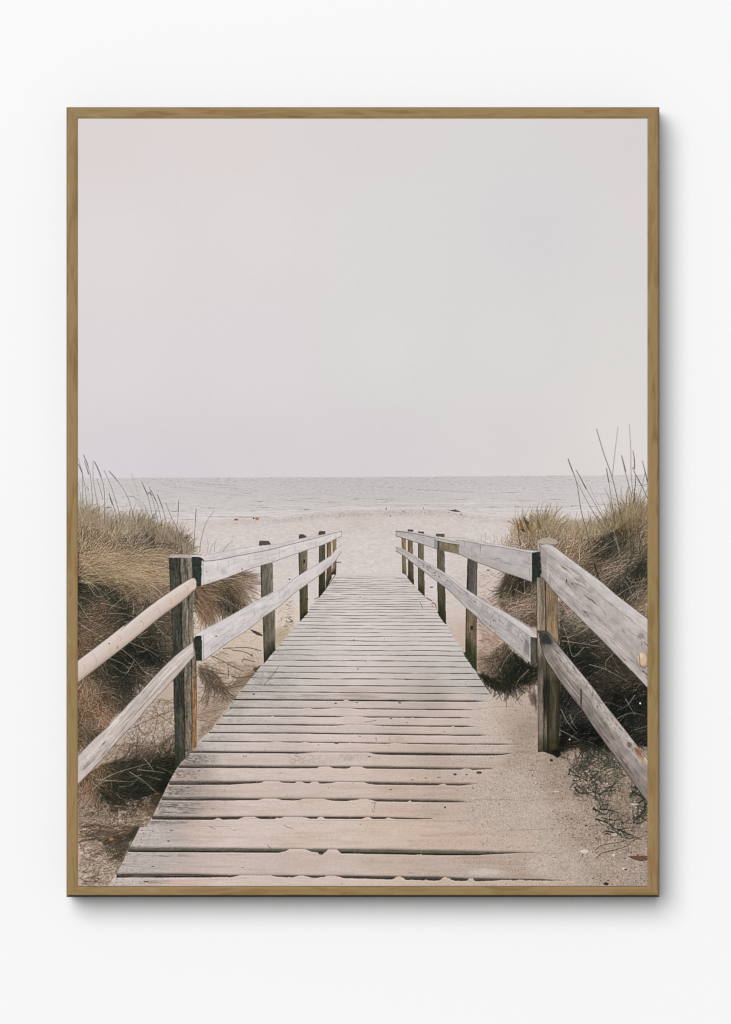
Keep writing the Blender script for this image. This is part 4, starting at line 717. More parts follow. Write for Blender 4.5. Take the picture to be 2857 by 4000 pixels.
for p, w in [([(908, 415), (980, 620), (1020, 860), (1080, 1080), (1110, 1240)], 3.2), ([(1060, 665), (1150, 820), (1220, 960), (1250, 1070)], 2.2), ([(985, 615), (1100, 830), (1200, 990), (1240, 1070)], 2.2), ([(1148, 162), (1210, 370), (1280, 570), (1330, 780), (1375, 990)], 3.0), ([(1330, 145), (1305, 350), (1283, 560)], 1.4), ([(1424, 120), (1437, 300), (1440, 520), (1455, 700)], 1.6), ([(1360, 385), (1400, 560), (1450, 740)], 2.4), ([(1232, 495), (1255, 620), (1280, 800), (1310, 960)], 2.4), ([(1220, 660), (1280, 820), (1300, 980)], 1.6), ([(1090, 645), (1150, 780), (1230, 920)], 1.1), ([(1180, 720), (1250, 880), (1295, 1000)], 1.3), ([(725, 855), (718, 890), (712, 930)], 1.5), ([(1485, 555), (1530, 640), (1580, 750)], 2.6), ([(1558, 530), (1530, 660), (1490, 800), (1475, 900)], 2.0), ([(1480, 640), (1530, 640), (1578, 630)], 1.2), ([(1150, 797), (1300, 798), (1440, 790)], 1.0), ([(1540, 740), (1500, 830), (1480, 900)], 1.6), ([(912, 960), (930, 1010), (945, 1060)], 1.4), ([(1470, 800), (1510, 1050), (1515, 1260)], 2.6)]:
    reed(3, p, w, (96, 88, 78), r=R_)
for p, w in [([(974, 508), (1010, 570), (1035, 620), (1062, 668)], 4.6), ([(1456, 345), (1466, 400), (1468, 440)], 3.0), ([(1466, 400), (1470, 450), (1468, 500)], 4.6), ([(1452, 487), (1470, 530), (1480, 565), (1472, 680), (1462, 790)], 4.6), ([(1536, 432), (1556, 510), (1570, 570), (1582, 620)], 4.4), ([(1360, 385), (1375, 440), (1395, 520)], 3.4), ([(1232, 495), (1242, 560), (1252, 610)], 3.4), ([(1485, 555), (1505, 600), (1530, 640)], 3.6), ([(908, 415), (925, 470), (945, 520)], 2.0)]:
    line(T(3, p), 1.3, C(58, 54, 52), .92, w2=w * .8)

def feather(z, x0, x1, ya, yb, n, ang, la, lb, col):
    (a, b), (c, d) = T(z, [(x0, ya), (x1, yb)])
    x = a + rng.random(n) * (c - a); y = b + (d - b) * rng.random(n)
    strokes(x, y, rng.normal(ang, 13, n), la + (lb - la) * rng.random(n) ** 1.5, rng.normal(0, 26, n), .7 + .7 * rng.random(n), C(*col)[None] * (1 + rng.normal(0, .16, (n, 1))), alpha=.25 + .5 * rng.random(n))
feather(1, -10, 120, 880, 960, 160, 93, 40, 130, (150, 134, 110)); feather(1, 100, 420, 920, 980, 150, 95, 25, 90, (156, 142, 120)); feather(1, 440, 620, 940, 1000, 130, 98, 25, 80, (140, 128, 106)); feather(1, 650, 900, 1010, 1100, 150, 105, 20, 60, (140, 124, 100))
feather(3, 1250, 1500, 900, 1030, 260, 84, 40, 140, (140, 122, 92)); feather(3, 1400, 1580, 850, 1000, 240, 76, 40, 120, (146, 128, 98)); feather(3, 640, 830, 960, 1060, 170, 88, 20, 60, (160, 142, 112)); feather(3, 880, 1240, 1000, 1080, 200, 80, 20, 60, (160, 144, 118)); feather(3, 420, 640, 1050, 1150, 120, 95, 20, 50, (150, 132, 104))
for i in range(26):                          # fine seed heads
    x = rng.uniform(1180, 1570); y = rng.uniform(840, 980)
    line(T(3, [(x, y), (x + rng.uniform(-14, 14), y - rng.uniform(8, 22)), (x + rng.uniform(-18, 22), y - rng.uniform(18, 40))]), .9, C(130, 118, 98), .6)
# ---- posts
def post(z, quad, cl, cr, seed, base=None, r=RAIL_L, edge_dark=True):
    """quad: top-left, top-right, bottom-right, bottom-left"""
    a, b, c, d = T(z, quad)
    cl, cr = C(*cl), C(*cr)
    L_ = math.hypot(d[0] - a[0], d[1] - a[1])
    def f(s, v, x, y):
        u = s / max(L_, 1)
        g = fbm(v * 9 + fbm(s / 60, v * 2, seed) * 1.0, s / 55, seed) * 2
        g2 = fbm(v * 26, s / 22, seed + 3) * 2
        k = 1 + g * .24 + g2 * .20 + fbm(x / 2.6, y / 5, seed) * .22
        if edge_dark: k = k - np.clip(.13 - v, 0, 1) * 3.2
        c_ = cl * (1 - v[..., None]) + cr * v[..., None]
        c_ = c_ * k[..., None]
        if base is not None:
            t = np.clip((u - .62) / .38, 0, 1)[..., None] * .8
            c_ = c_ * (1 - t) + C(*base) * k[..., None] * t
        return c_
    ruled([a, d], [b, c], f, r, sm=False)
    line([a, d], 1.6, cl * .35, .8, sm=False)
dkm = (66, 62, 44)
post(10, [(1095, 500), (1192, 460), (1196, 760), (1103, 860)], (138, 118, 88), (150, 132, 104), 1)
post(10, [(1120, 1100), (1192, 1030), (1184, 1480), (1075, 1500)], (150, 128, 112), (120, 98, 84), 2, (50, 46, 34))
post(10, [(935, 595), (1050, 535), (1045, 940), (932, 1025)], (112, 96, 68), (138, 118, 84), 3)
post(10, [(930, 1340), (1060, 1200), (1058, 1600), (900, 1890)], (92, 80, 60), (112, 88, 62), 4, (44, 42, 28))
post(10, [(710, 680), (885, 610), (885, 1060), (705, 1175)], (82, 78, 64), (98, 94, 74), 5)
post(10, [(705, 1510), (880, 1370), (875, 1940), (700, 2150)], (60, 60, 44), (74, 72, 54), 6, (40, 42, 28))
post(10, [(125, 885), (370, 785), (370, 1370), (135, 1520)], (104, 94, 80), (124, 112, 96), 7)
dot(10, 280, 1115, 32, 60, C(62, 50, 42)); line(T(10, [(330, 1150), (290, 1220), (255, 1280)]), 1.4, C(150, 134, 112), .8)
post(10, [(152, 1930), (385, 1750), (385, 2274), (157, 2274)], (84, 78, 58), (96, 88, 68), 8)
post(2, [(327, 1130), (387, 1120), (386, 1230), (328, 1292)], (84, 78, 58), (92, 86, 64), 9, (40, 44, 28))
line([T(10, [(1195, 1030)])[0], T(10, [(1185, 1480)])[0], T(10, [(880, 1930)])[0], T(10, [(700, 2150)])[0], T(10, [(580, 2190)])[0]], 2.2, C(44, 40, 32), .9, sm=False)
line(T(10, [(1200, 1145), (1330, 1143)]), 3, C(70, 62, 58), .9, sm=False)
post(12, [(1235, 380), (1370, 340), (1378, 680), (1243, 750)], (98, 92, 82), (128, 120, 108), 10)
post(12, [(1258, 975), (1402, 870), (1408, 1345), (1272, 1508)], (104, 98, 86), (116, 108, 94), 11, (42, 46, 32))
line(T(12, [(1405, 890), (1400, 1000), (1406, 1340)]), 2, C(205, 194, 182), .8)
line(T(12, [(1257, 980), (1268, 1505)]), 2.2, C(212, 200, 188), .6, sm=False)
for z, p, c in [(12, [(1215, 155), (1222, 95), (1325, 97), (1350, 130), (1342, 140)], (96, 88, 84)), (10, [(130, 467), (132, 400), (150, 342), (250, 345), (320, 385), (350, 425)], (88, 82, 80)), (10, [(686, 368), (700, 290), (722, 250), (880, 254), (884, 325)], (88, 80, 78)),
                (11, [(277, 120), (368, 127), (364, 157), (278, 152)], (96, 88, 86)), (11, [(452, 157), (550, 162), (548, 195), (455, 181)], (92, 86, 84)), (11, [(762, 196), (903, 196), (902, 247), (764, 233)], (104, 96, 92))]:
    fill(T(z, p), C(*c), 1, RAIL_L if z != 11 else RAIL_R, amp=.12, nx=5, ny=4)
    q = T(z, p); line(q + q[:1], 1.5, C(56, 50, 50), .85, sm=False)
# right side posts
R = RAIL_R
fill(T(11, [(240, 270), (280, 285), (280, 640), (240, 600)]), C(208, 198, 194), 1)
fill(T(11, [(380, 330), (455, 350), (455, 1150), (385, 1060)]), C(207, 197, 193), 1, amp=.05)
post(11, [(172, 255), (240, 275), (243, 475), (176, 440)], (128, 108, 78), (146, 126, 96), 21, r=R)
post(11, [(180, 555), (243, 608), (250, 890), (184, 860)], (124, 104, 76), (140, 120, 88), 22, (92, 82, 56), r=R)
post(11, [(280, 285), (355, 315), (368, 548), (282, 500)], (112, 96, 74), (128, 110, 86), 23, r=R)
post(11, [(284, 640), (368, 705), (380, 1068), (283, 950)], (92, 80, 58), (100, 88, 66), 24, (66, 60, 40), r=R)
post(11, [(455, 350), (548, 388), (550, 660), (455, 608)], (112, 102, 84), (124, 112, 94), 25, r=R)
post(11, [(455, 765), (556, 838), (566, 1262), (456, 1156)], (104, 96, 76), (98, 90, 70), 26, (62, 62, 40), r=R)
post(11, [(780, 455), (902, 485), (914, 878), (782, 782)], (104, 94, 80), (110, 102, 90), 27, r=R)
post(11, [(782, 1012), (916, 1118), (930, 1732), (800, 1560)], (92, 86, 68), (74, 72, 54), 28, (52, 54, 34), r=R)
post(11, [(1302, 615), (1468, 680), (1462, 1270), (1288, 1150)], (76, 72, 68), (112, 106, 100), 29, r=R)
post(9, [(1305, 175), (1364, 218), (1362, 520), (1303, 415)], (122, 104, 82), (116, 102, 84), 30, (50, 60, 34), r=R)
dot(9, 1336, 280, 8, 14, C(60, 48, 38))
line(T(11, [(185, 862), (250, 900), (290, 965), (378, 1068)]), 2.4, C(56, 48, 40), .85); line(T(11, [(457, 1158), (566, 1262)]), 2.4, C(56, 50, 40), .85)
line(T(11, [(790, 1530), (850, 1640), (930, 1735)]), 5, C(46, 48, 34), .85, jit=.6)
fill(T(9, [(1288, 412), (1310, 415), (1362, 520), (1330, 480)]), C(48, 60, 34), .85, rough=4)
line(T(9, [(1364, 522), (1400, 580), (1440, 636)]), 3.2, C(50, 50, 40), .85, jit=.8)
line(T(11, [(600, 1295), (660, 1330), (690, 1340)]), 4, C(120, 72, 66), .85); line(T(11, [(690, 1375), (700, 1440), (745, 1450), (750, 1400), (700, 1370), (760, 1430), (780, 1500)]), 1.8, C(96, 68, 60), .85)
dot(11, 685, 1110, 30, 8, C(96, 84, 76))

# ---- rails running to the beach, left
def P10(p): return T(10, p)
topS = T(12, [(440, 262), (580, 265), (700, 240), (860, 205), (1100, 165), (1215, 153), (1350, 140), (1455, 130)]) + P10([(0, 515), (350, 430), (690, 372), (1060, 318), (1350, 247)])
topE = T(12, [(450, 285), (580, 330), (750, 312), (1000, 262), (1300, 205), (1450, 170)]) + P10([(0, 602), (500, 480), (1050, 328), (1350, 250)])
faceB = T(12, [(550, 612), (640, 585), (880, 505), (1090, 425), (1235, 380), (1400, 330)]) + P10([(0, 905), (110, 876), (370, 785), (700, 680), (880, 610), (1050, 535), (1200, 455), (1345, 405)])
ruled(topE[1:], faceB, wood(C(211, 204, 202), C(206, 197, 194), .05, 50, 5, 41, mot=.03, line_=.03), RAIL_L)
ruled(topS, topE, wood(C(212, 205, 204), C(198, 190, 188), .05, 80, 4, 42, line_=.05), RAIL_L)
line(topE[1:], 2.6, C(110, 100, 98), .85, w2=1.2)
line(faceB, 2.0, C(104, 94, 88), .8, w2=1.3, jit=.3)
line(topS[1:], 1.3, C(150, 140, 136), .7)
line(T(10, [(1350, 250), (1345, 405)]), 1.3, C(100, 92, 90), .8, sm=False)
for p in [[(865, 382), (935, 350), (1075, 322)], [(1150, 315), (1250, 290)], [(1248, 290), (1250, 370)], [(1105, 250), (1095, 330)], [(1315, 320), (1312, 262), (1420, 236)], [(735, 335), (740, 440)], [(640, 520), (645, 580)], [(860, 340), (862, 420)], [(1165, 240), (1175, 310)], [(1450, 170), (1452, 310)], [(1110, 425), (1108, 485)], [(930, 300), (935, 350)], [(1480, 225), (1530, 210)], [(1040, 480), (1110, 482)]]:
    line(T(12, p), 1.2, C(146, 138, 138), .6, sm=False, jit=.4)
for p in [[(600, 560), (602, 665)], [(1165, 320), (1168, 450)], [(1030, 390), (1035, 430)], [(30, 680), (28, 760)], [(310, 630), (500, 600)]]:
    line(T(10, p), 1.1, C(134, 124, 124), .7, sm=False)
blob(12, 810, 450, 35, 40, C(176, 172, 178), .6); blob(12, 1200, 260, 60, 20, C(190, 185, 190), .4)
dot(12, 1019, 421, 6, 8, C(70, 60, 58)); dot(12, 610, 449, 5, 6, C(110, 100, 98))
line(T(12, [(553, 340), (553, 608)]), 3.0, C(186, 180, 180), .9, sm=False); line(T(12, [(575, 340), (575, 600)]), 1.2, C(160, 154, 154), .8, sm=False)
# mid rail left
mT = T(12, [(480, 1188), (540, 1140), (900, 950), (1240, 755), (1440, 670)]) + P10([(0, 1600), (130, 1525), (400, 1350), (700, 1175), (880, 1060), (1050, 940), (1190, 775), (1345, 655)])
mB = T(12, [(560, 1478), (640, 1430), (850, 1270), (1100, 1110), (1255, 980), (1450, 850)]) + P10([(0, 2030), (150, 1920), (385, 1750), (690, 1530), (880, 1370), (1060, 1210), (1180, 1080), (1300, 905), (1345, 845)])
ruled(mT, mB, wood(C(209, 202, 201), C(202, 193, 190), .07, 60, 6, 43, mot=.035, line_=.06), RAIL_L)
line(mB, 2.0, C(108, 96, 90), .75, w2=1.2, jit=.3); line(mT, 1.3, C(128, 118, 116), .7)
m2 = [(a[0] * .8 + b[0] * .2, a[1] * .8 + b[1] * .2) for a, b in zip(resample(mT, 12)[0], resample(mB, 12)[0])]
line(m2, 1.3, C(226, 220, 220), .55)
for p in [[(580, 1295), (650, 1250), (720, 1200)], [(690, 1125), (690, 1180), (725, 1195)], [(740, 1215), (850, 1150), (920, 1090)], [(900, 1040), (920, 1080), (915, 1130)], [(1030, 940), (1055, 980), (1020, 1060), (950, 1130)], [(1130, 875), (1165, 935), (1120, 1000), (1070, 1040)], [(1150, 855), (1180, 975)], [(1240, 880), (1270, 830), (1285, 850), (1250, 900)], [(690, 1260), (660, 1370)], [(1380, 720), (1350, 760), (1400, 800)], [(1450, 670), (1455, 760)], [(1540, 620), (1560, 700)], [(1490, 650), (1520, 690), (1490, 780), (1460, 780)], [(800, 1180), (870, 1120)], [(1180, 870), (1150, 930)]]:
    line(T(12, p), 1.1, C(146, 136, 136), .5, jit=.4)
dot(12, 722, 1195, 14, 7, C(96, 86, 86), rot=-25)
line(T(12, [(572, 1185), (575, 1470)]), 3.4, C(150, 152, 150), .8, sm=False)
fill(T(12, [(480, 1188), (555, 1185), (562, 1478), (500, 1478), (455, 1420), (455, 1240)]), C(58, 62, 52), 1, RAIL_L, rough=2, amp=.3, nx=7, ny=10)
# main left post
mp_l = T(4, [(835, 298), (850, 600), (865, 900), (876, 1180), (880, 1624)]) + T(6, [(775, 200), (780, 610)])
mp_r = T(4, [(1040, 290), (1052, 600), (1056, 1000), (1080, 1230), (1085, 1624)]) + T(6, [(948, 200), (946, 440)])
def postshade(s, v, x, y):
    yn = y
    g = fbm(v * 8 + fbm(s / 90, v * 2, 4) * 1.4, s / 130, 14) * 2; g2 = fbm(v * 30, s / 45, 15) * 2; g3_ = fbm(x / 5, y / 9, 16) * 2
    a = C(80, 79, 70); b = C(124, 115, 101); c = C(104, 92, 76)
    w1 = np.clip((v - .38) / .16, 0, 1)[..., None]; w2 = np.clip((v - .80) / .08, 0, 1)[..., None]
    low = np.clip((yn - 2600) / 120, 0, 1)[..., None]
    b = b * (1 - low * .12) + C(104, 84, 62) * low * .12
    c = C(122, 112, 98) * (1 - low) + C(158, 116, 78) * low
    col = a * (1 - w1) + b * w1; col = col * (1 - w2) + c * w2
    k = 1 + g * .30 + g2 * .30 + g3_ * .26
    crack = np.exp(-((v - .80 - fbm(s / 80, s * 0, 18) * .05) / .018) ** 2) * .65 + np.exp(-((v - .46 - fbm(s / 60, s * 0, 19) * .12) / .03) ** 2) * .5
    col = col * (k * (1 - crack))[..., None]
    mz_ = np.clip((yn - 2980) / 60, 0, 1)[..., None] + np.exp(-((yn - 2545) / 50) ** 2)[..., None] * .7 * np.clip(.5 - v, 0, 1)[..., None] * 2
    col = col * (1 - np.clip(mz_, 0, 1) * .6) + C(46, 50, 34) * np.clip(mz_, 0, 1) * .6
    return col
ruled(mp_l, mp_r, postshade, RAIL_L)
fill(T(6, [(780, 420), (890, 470), (850, 490), (800, 600), (780, 610)]), C(58, 60, 46), .55, RAIL_L, rough=4, amp=.3)
line(mp_l, 2.4, C(44, 44, 38), .8); line(mp_r, 1.6, C(60, 52, 44), .7)
fill(T(4, [(832, 300), (850, 270), (1048, 268), (1043, 292), (1040, 300), (960, 296)]), C(176, 168, 158), 1, RAIL_L, rough=2, amp=.12)
fill(T(4, [(985, 300), (1042, 298), (1045, 500), (1030, 520), (1000, 420)]), C(150, 142, 132), .6, RAIL_L, rough=5, amp=.25, nx=5, ny=9)
fill(T(4, [(1042, 290), (1115, 290), (1148, 312), (1130, 326), (1128, 552), (1046, 556)]), C(56, 63, 58), 1, RAIL_L, rough=1.5, amp=.3, nx=8, ny=8)
line(T(4, [(1045, 292), (1110, 296), (1140, 315), (1150, 328)]), 4, C(34, 38, 36), .9)
for i in range(26):
    x = rng.uniform(1046, 1120); y = rng.uniform(320, 530)
    line(T(4, [(x, y), (x + rng.uniform(-20, 20), y + rng.uniform(-15, 15))]), 1.2, C(96, 102, 96), .45)
for i in range(34):
    x = rng.uniform(940, 1010); y = rng.uniform(300, 470)
    line(T(4, [(x, y), (x + rng.uniform(-14, 14), y + rng.uniform(-22, 22))]), 1.2, C(62, 56, 50), .6)
line(T(4, [(1052, 620), (1050, 1000)]), 2.4, C(170, 160, 146), .6)
# near lower left rail
nT = T(4, [(1050, 1062), (900, 1180), (740, 1335), (600, 1490), (480, 1610)]) + T(6, [(380, 135), (235, 290), (130, 385), (0, 518)])
nB = T(4, [(1058, 1190), (920, 1350), (800, 1480), (665, 1624)]) + T(6, [(480, 225), (300, 420), (180, 560), (0, 745)])
nT2, nB2 = nT, nB
def woodlow(s, v, x, y):
    b = wood(C(204, 193, 187), C(192, 179, 171), .10, 150, 7, 45, mot=.05, line_=.13)(s, v, x, y)
    return b
ruled(nT, nB, woodlow, RAIL_L)
line(nT, 2.2, C(98, 82, 74), .7, jit=.3); line(nB, 2.0, C(92, 78, 68), .75, jit=.3)
for off in (.25, .45, .62, .8):
    a = resample(smooth(nT), 40)[0]; b = resample(smooth(nB), 40)[0]; wv = off + .10 * np.sin(np.arange(40) / 5.0 + off * 9)
    c = a * (1 - wv[:, None]) + b * wv[:, None]; s0 = int(rng.uniform(0, 14))
    line([tuple(q) for q in c[s0:s0 + 22]], 1.4, C(134, 116, 104), .65, jit=.4)
blob(6, 300, 240, 70, 30, C(222, 210, 204), .5, rot=-50)
# near upper left rail: a round pole
uT = T(4, [(0, 1242), (12, 1232), (250, 1052), (480, 872), (620, 760), (850, 600), (1000, 502), (1035, 484), (1060, 480)])
uB = T(4, [(0, 1438), (12, 1427), (210, 1272), (480, 1062), (760, 832), (950, 692), (1060, 592), (1082, 568), (1084, 530)])
def pole(s, v, x, y):
    g = fbm(s / 120, v * 5 + fbm(s / 80, v, 3), 46) * 2
    pe = fbm(s / 70, v * 1.2, 48) * 2
    base = C(217, 205, 198) * (1 - v[..., None]) + C(196, 176, 163) * v[..., None]
    k = 1 + g * .035 + fbm(x / 3, y / 3, 4) * .04 - np.clip(v - .8, 0, 1) * .6 - np.clip(.06 - v, 0, 1) * 2
    base = base * (1 - .35 * np.clip(pe + .1, 0, 1)[..., None]) + C(214, 180, 160) * .35 * np.clip(pe + .1, 0, 1)[..., None]
    return base * k[..., None]
ruled(uT, uB, pole, RAIL_L)
fill(T(4, [(1020, 492), (1045, 480), (1070, 487), (1084, 515), (1085, 560), (1070, 582), (1020, 600)]), C(210, 192, 180), .9, RAIL_L, rough=1, amp=.05)
line(T(4, [(430, 915), (560, 805), (650, 738), (850, 600), (1010, 497), (1050, 480), (1078, 492), (1086, 530), (1084, 566)]), 2.2, C(86, 72, 64), .8)
line(uB, 2.0, C(104, 84, 74), .75)
line(T(4, [(400, 955), (470, 888), (540, 828)]), .8, C(74, 64, 62), .75, w2=4)
line(T(4, [(540, 828), (640, 750), (720, 695)]), 4, C(74, 64, 62), .75, w2=.8)
for p in [[(570, 862), (600, 885), (606, 918)], [(735, 750), (750, 780), (760, 815)], [(700, 775), (740, 752)], [(845, 668), (858, 695), (852, 720)], [(975, 548), (1000, 560), (1012, 595)], [(370, 1000), (395, 1020), (398, 1045)], [(150, 1180), (175, 1220), (172, 1270), (160, 1290)], [(130, 1170), (160, 1168)], [(890, 650), (905, 628)], [(290, 1130), (310, 1180)], [(60, 1260), (80, 1310)]]:
    line(T(4, p), 1.7, C(168, 138, 122), .6)
dot(4, 293, 1076, 8, 5, C(104, 84, 76), rot=40); line(T(4, [(362, 1118), (376, 1096)]), 3, C(110, 88, 80), .8, sm=False)

# ---- rails running to the beach, right
fT = T(11, [(72, 150), (300, 176), (500, 213), (730, 262)]); fB = T(11, [(76, 234), (250, 285), (400, 335), (600, 395), (785, 460)])
ruled(fT, fB, wood(C(176, 170, 168), C(186, 179, 177), .06, 30, 5, 50, mot=.05, line_=.05), R)
fS = T(11, [(72, 142), (300, 160), (500, 190), (730, 240), (900, 255), (1100, 262), (1250, 268), (1450, 315), (1624, 352)]) + T(5, [(250, 183), (450, 223), (603, 240)])
fE = T(11, [(72, 150), (300, 176), (500, 213), (730, 262), (900, 290), (1100, 312), (1250, 318), (1450, 362), (1624, 390)]) + T(5, [(250, 200), (450, 240), (527, 254)])
gB = T(11, [(785, 458), (900, 485), (1150, 545), (1300, 610), (1468, 682), (1624, 735)]) + T(5, [(100, 360), (250, 420), (400, 470), (530, 517)])
gT = T(11, [(730, 262), (900, 290), (1100, 312), (1250, 318), (1450, 362), (1624, 390)]) + T(5, [(250, 200), (450, 240), (527, 254)])
ruled(gT, gB, wood(C(184, 176, 173), C(176, 168, 164), .06, 90, 4, 52, mot=.05, line_=.05), R)
ruled(fS, fE, wood(C(208, 202, 200), C(196, 189, 187), .04, 80, 3, 51), R)
line(fT, 2.4, C(92, 84, 84), .85, w2=1.8); line(fB, 2.0, C(92, 82, 78), .8); line(T(11, [(72, 142), (76, 234)]), 1.6, C(90, 82, 80), .85, sm=False)
line(gB, 2.2, C(96, 86, 80), .8); line(fE[5:], 2.0, C(132, 122, 118), .8); line(fS, 1.2, C(140, 130, 126), .6)
fill(T(11, [(725, 275), (790, 310), (785, 458), (725, 435)]), C(138, 143, 138), .9, R, amp=.12)
fill(T(11, [(815, 330), (960, 362), (1158, 385), (1150, 545), (985, 505), (815, 468)]), C(134, 122, 102), 1, R, amp=.18, nx=8, ny=14)
fill(T(11, [(728, 262), (900, 268), (1165, 345), (1165, 382), (960, 352), (815, 318)]), C(190, 182, 176), 1, R, amp=.06)
line(T(11, [(815, 322), (960, 356), (1162, 384)]), 2.2, C(66, 58, 50), .85); line(T(11, [(728, 262), (860, 290), (1000, 320), (1165, 350)]), 1.4, C(92, 82, 76), .8)
fill(T(11, [(786, 308), (818, 318), (816, 470), (786, 460)]), C(72, 62, 54), .95, R)
for p in [[(1250, 330), (1250, 420)], [(1375, 420), (1378, 640)], [(1520, 385), (1518, 545)], [(1290, 465), (1400, 500), (1500, 545), (1590, 560)], [(1170, 400), (1210, 440), (1250, 440)]]:
    line(T(11, p), 1.2, C(134, 124, 120), .65, jit=.4, sm=False)
for p in [[(62, 180), (60, 240)], [(140, 290), (180, 310), (230, 300), (250, 330), (350, 360)], [(455, 330), (500, 350)], [(500, 290), (505, 330)], [(508, 390), (508, 460)]]:
    line(T(5, p), 1.8, C(118, 108, 104), .6, jit=.5)
fill(T(5, [(527, 250), (606, 240), (613, 498), (600, 515), (530, 520)]), C(50, 58, 52), 1, R, rough=1.5, amp=.28, nx=6, ny=9)
line(T(5, [(525, 252), (604, 240)]), 2, C(120, 116, 110), .8, sm=False)
# mid rail right
qT = T(11, [(70, 420), (170, 447), (300, 515), (450, 607), (780, 787), (1000, 930), (1290, 1152), (1624, 1370)]) + T(5, [(300, 800), (500, 932), (596, 1022)])
qE = T(11, [(72, 428), (170, 465), (300, 535), (450, 630), (780, 822), (1000, 970), (1290, 1200), (1624, 1425)]) + T(5, [(300, 850), (430, 945), (516, 1014)])
qB = T(11, [(76, 492), (170, 550), (300, 650), (450, 762), (780, 1010), (1000, 1182), (1280, 1460), (1470, 1632)]) + T(5, [(100, 910), (270, 1050), (400, 1160), (516, 1250)])
ruled(qE, qB, wood(C(172, 165, 163), C(180, 172, 169), .10, 60, 6, 54, mot=.06, line_=.14), R)
ruled(qT, qE, wood(C(208, 202, 200), C(198, 191, 189), .04, 80, 3, 55), R)
line(qB, 2.0, C(98, 88, 82), .75, jit=.3); line(qT, 1.3, C(120, 110, 106), .7); line(qE, 1.4, C(128, 120, 118), .6)
pp_ = [(x, y) for x, y in T(11, [(600, 780), (640, 800), (680, 830), (730, 860), (780, 900), (830, 935), (700, 870), (640, 760), (950, 1010), (520, 700), (560, 740)])]
for x, y in pp_:
    for _ in range(5): dot(0, x + rng.normal(0, 5), y + rng.normal(0, 4), 2.2, .7, C(84, 76, 72), .7, rot=35)
for z, p, w in [(5, [(190, 790), (155, 850)], 2.6), (5, [(415, 955), (402, 1025)], 3), (5, [(220, 900), (270, 940), (350, 985), (400, 1015)], 1.6), (5, [(225, 820), (240, 870)], 2), (5, [(110, 745), (125, 790)], 2), (5, [(155, 870), (150, 905)], 3), (11, [(1375, 1290), (1330, 1420)], 1.6), (11, [(1230, 1300), (1300, 1350), (1350, 1470)], 1.6), (11, [(1555, 1430), (1565, 1470)], 3.4), (11, [(1520, 1520), (1480, 1620)], 1.4), (11, [(1050, 1130), (1090, 1220), (1140, 1290)], 1.4), (5, [(440, 1000), (490, 1080), (500, 1200)], 3.5), (5, [(60, 770), (130, 840), (150, 860)], 1.6)]:
    line(T(z, p), w * .8, C(116, 107, 101), .55, jit=.4)
blob(5, 330, 920, 30, 40, C(140, 132, 128), .5); blob(5, 480, 1100, 25, 90, C(122, 112, 106), .6); blob(11, 1150, 1270, 60, 60, C(170, 160, 146), .5, rot=40)
fill(T(5, [(515, 1012), (598, 1024), (600, 1250), (560, 1262), (515, 1252)]), C(92, 88, 80), 1, R, rough=1.5, amp=.28, nx=10, ny=20)
fill(T(5, [(560, 1020), (598, 1024), (600, 1255), (565, 1255)]), C(58, 62, 56), .7, R, rough=3, amp=.2)
# main right post
fill(T(5, [(575, 168), (590, 140), (620, 122), (690, 113), (745, 130), (770, 160), (740, 182), (640, 180), (590, 185)]), C(172, 160, 146), 1, R, rough=1, amp=.1)
line(T(5, [(590, 170), (680, 178), (750, 178), (770, 162)]), 2.2, C(96, 82, 72), .8)
fill(T(5, [(578, 178), (604, 180), (604, 245), (585, 232)]), C(176, 168, 162), 1, R)
rp_l = T(5, [(572, 480), (574, 960), (580, 1270), (584, 1624)]) + T(8, [(678, 120), (680, 500)])
rp_r = T(5, [(755, 480), (770, 960), (778, 1270), (780, 1624)]) + T(8, [(858, 120), (848, 480)])
def rpost(s, v, x, y):
    g = fbm(v * 9 + fbm(s / 90, v * 2, 5) * 1.2, s / 120, 56) * 2; g2 = fbm(v * 30, s / 40, 57) * 2
    left = v < .42
    up = C(140, 126, 110); ur = C(138, 116, 92)
    col = np.where(left[..., None], up, ur)
    lowm = np.clip((y - 2600) / 60, 0, 1)[..., None]
    ll = C(128, 117, 104); lm = C(50, 48, 40); lr = C(82, 76, 60)
    vv = v[..., None]
    wn = np.clip((y - 2700) / 230, 0, 1)[..., None] * .08
    low = np.where(vv < .26, ll, np.where(vv < .56 - wn, lm + (C(120, 108, 92) - lm) * (np.clip((y[..., None] - 2760) / 60, 0, 1) * (vv < .42)), lr))
    col = col * (1 - lowm) + low * lowm
    k = 1 + g * .24 + g2 * .26 + fbm(x / 3, y / 7, 58) * .24
    crack = np.exp(-((v - .42) / .022) ** 2) * .75 * (1 - lowm[..., 0]) + np.exp(-((v - .27 - fbm(s / 50, s * 0, 7) * .04) / .02) ** 2) * .7 * lowm[..., 0]
    col = col * (k * (1 - crack) * (1 - np.clip(v - .8, 0, 1) * 2.0 * lowm[..., 0]))[..., None]
    sh = (np.exp(-((y - 2545) / 38) ** 2) * np.clip((v - .15) * 2.4, 0, 1) + np.exp(-((y - 2600) / 36) ** 2) * .7)[..., None] * .8
    col = col * (1 - np.clip(sh, 0, 1)) + C(62, 60, 52) * np.clip(sh, 0, 1)
    b = np.clip((y - 2865) / 60, 0, 1)[..., None] * .75
    return col * (1 - b) + C(44, 46, 30) * b * (1 + .5 * fbm(x / 9, y / 9, 3)[..., None])
ruled(rp_l, rp_r, rpost, R)
line(rp_l, 2.0, C(60, 52, 44), .75); line(rp_r, 2.0, C(56, 50, 42), .6)
blob(8, 695, 460, 16, 26, C(110, 108, 56), .7); blob(8, 800, 450, 28, 26, C(92, 76, 46), .6)
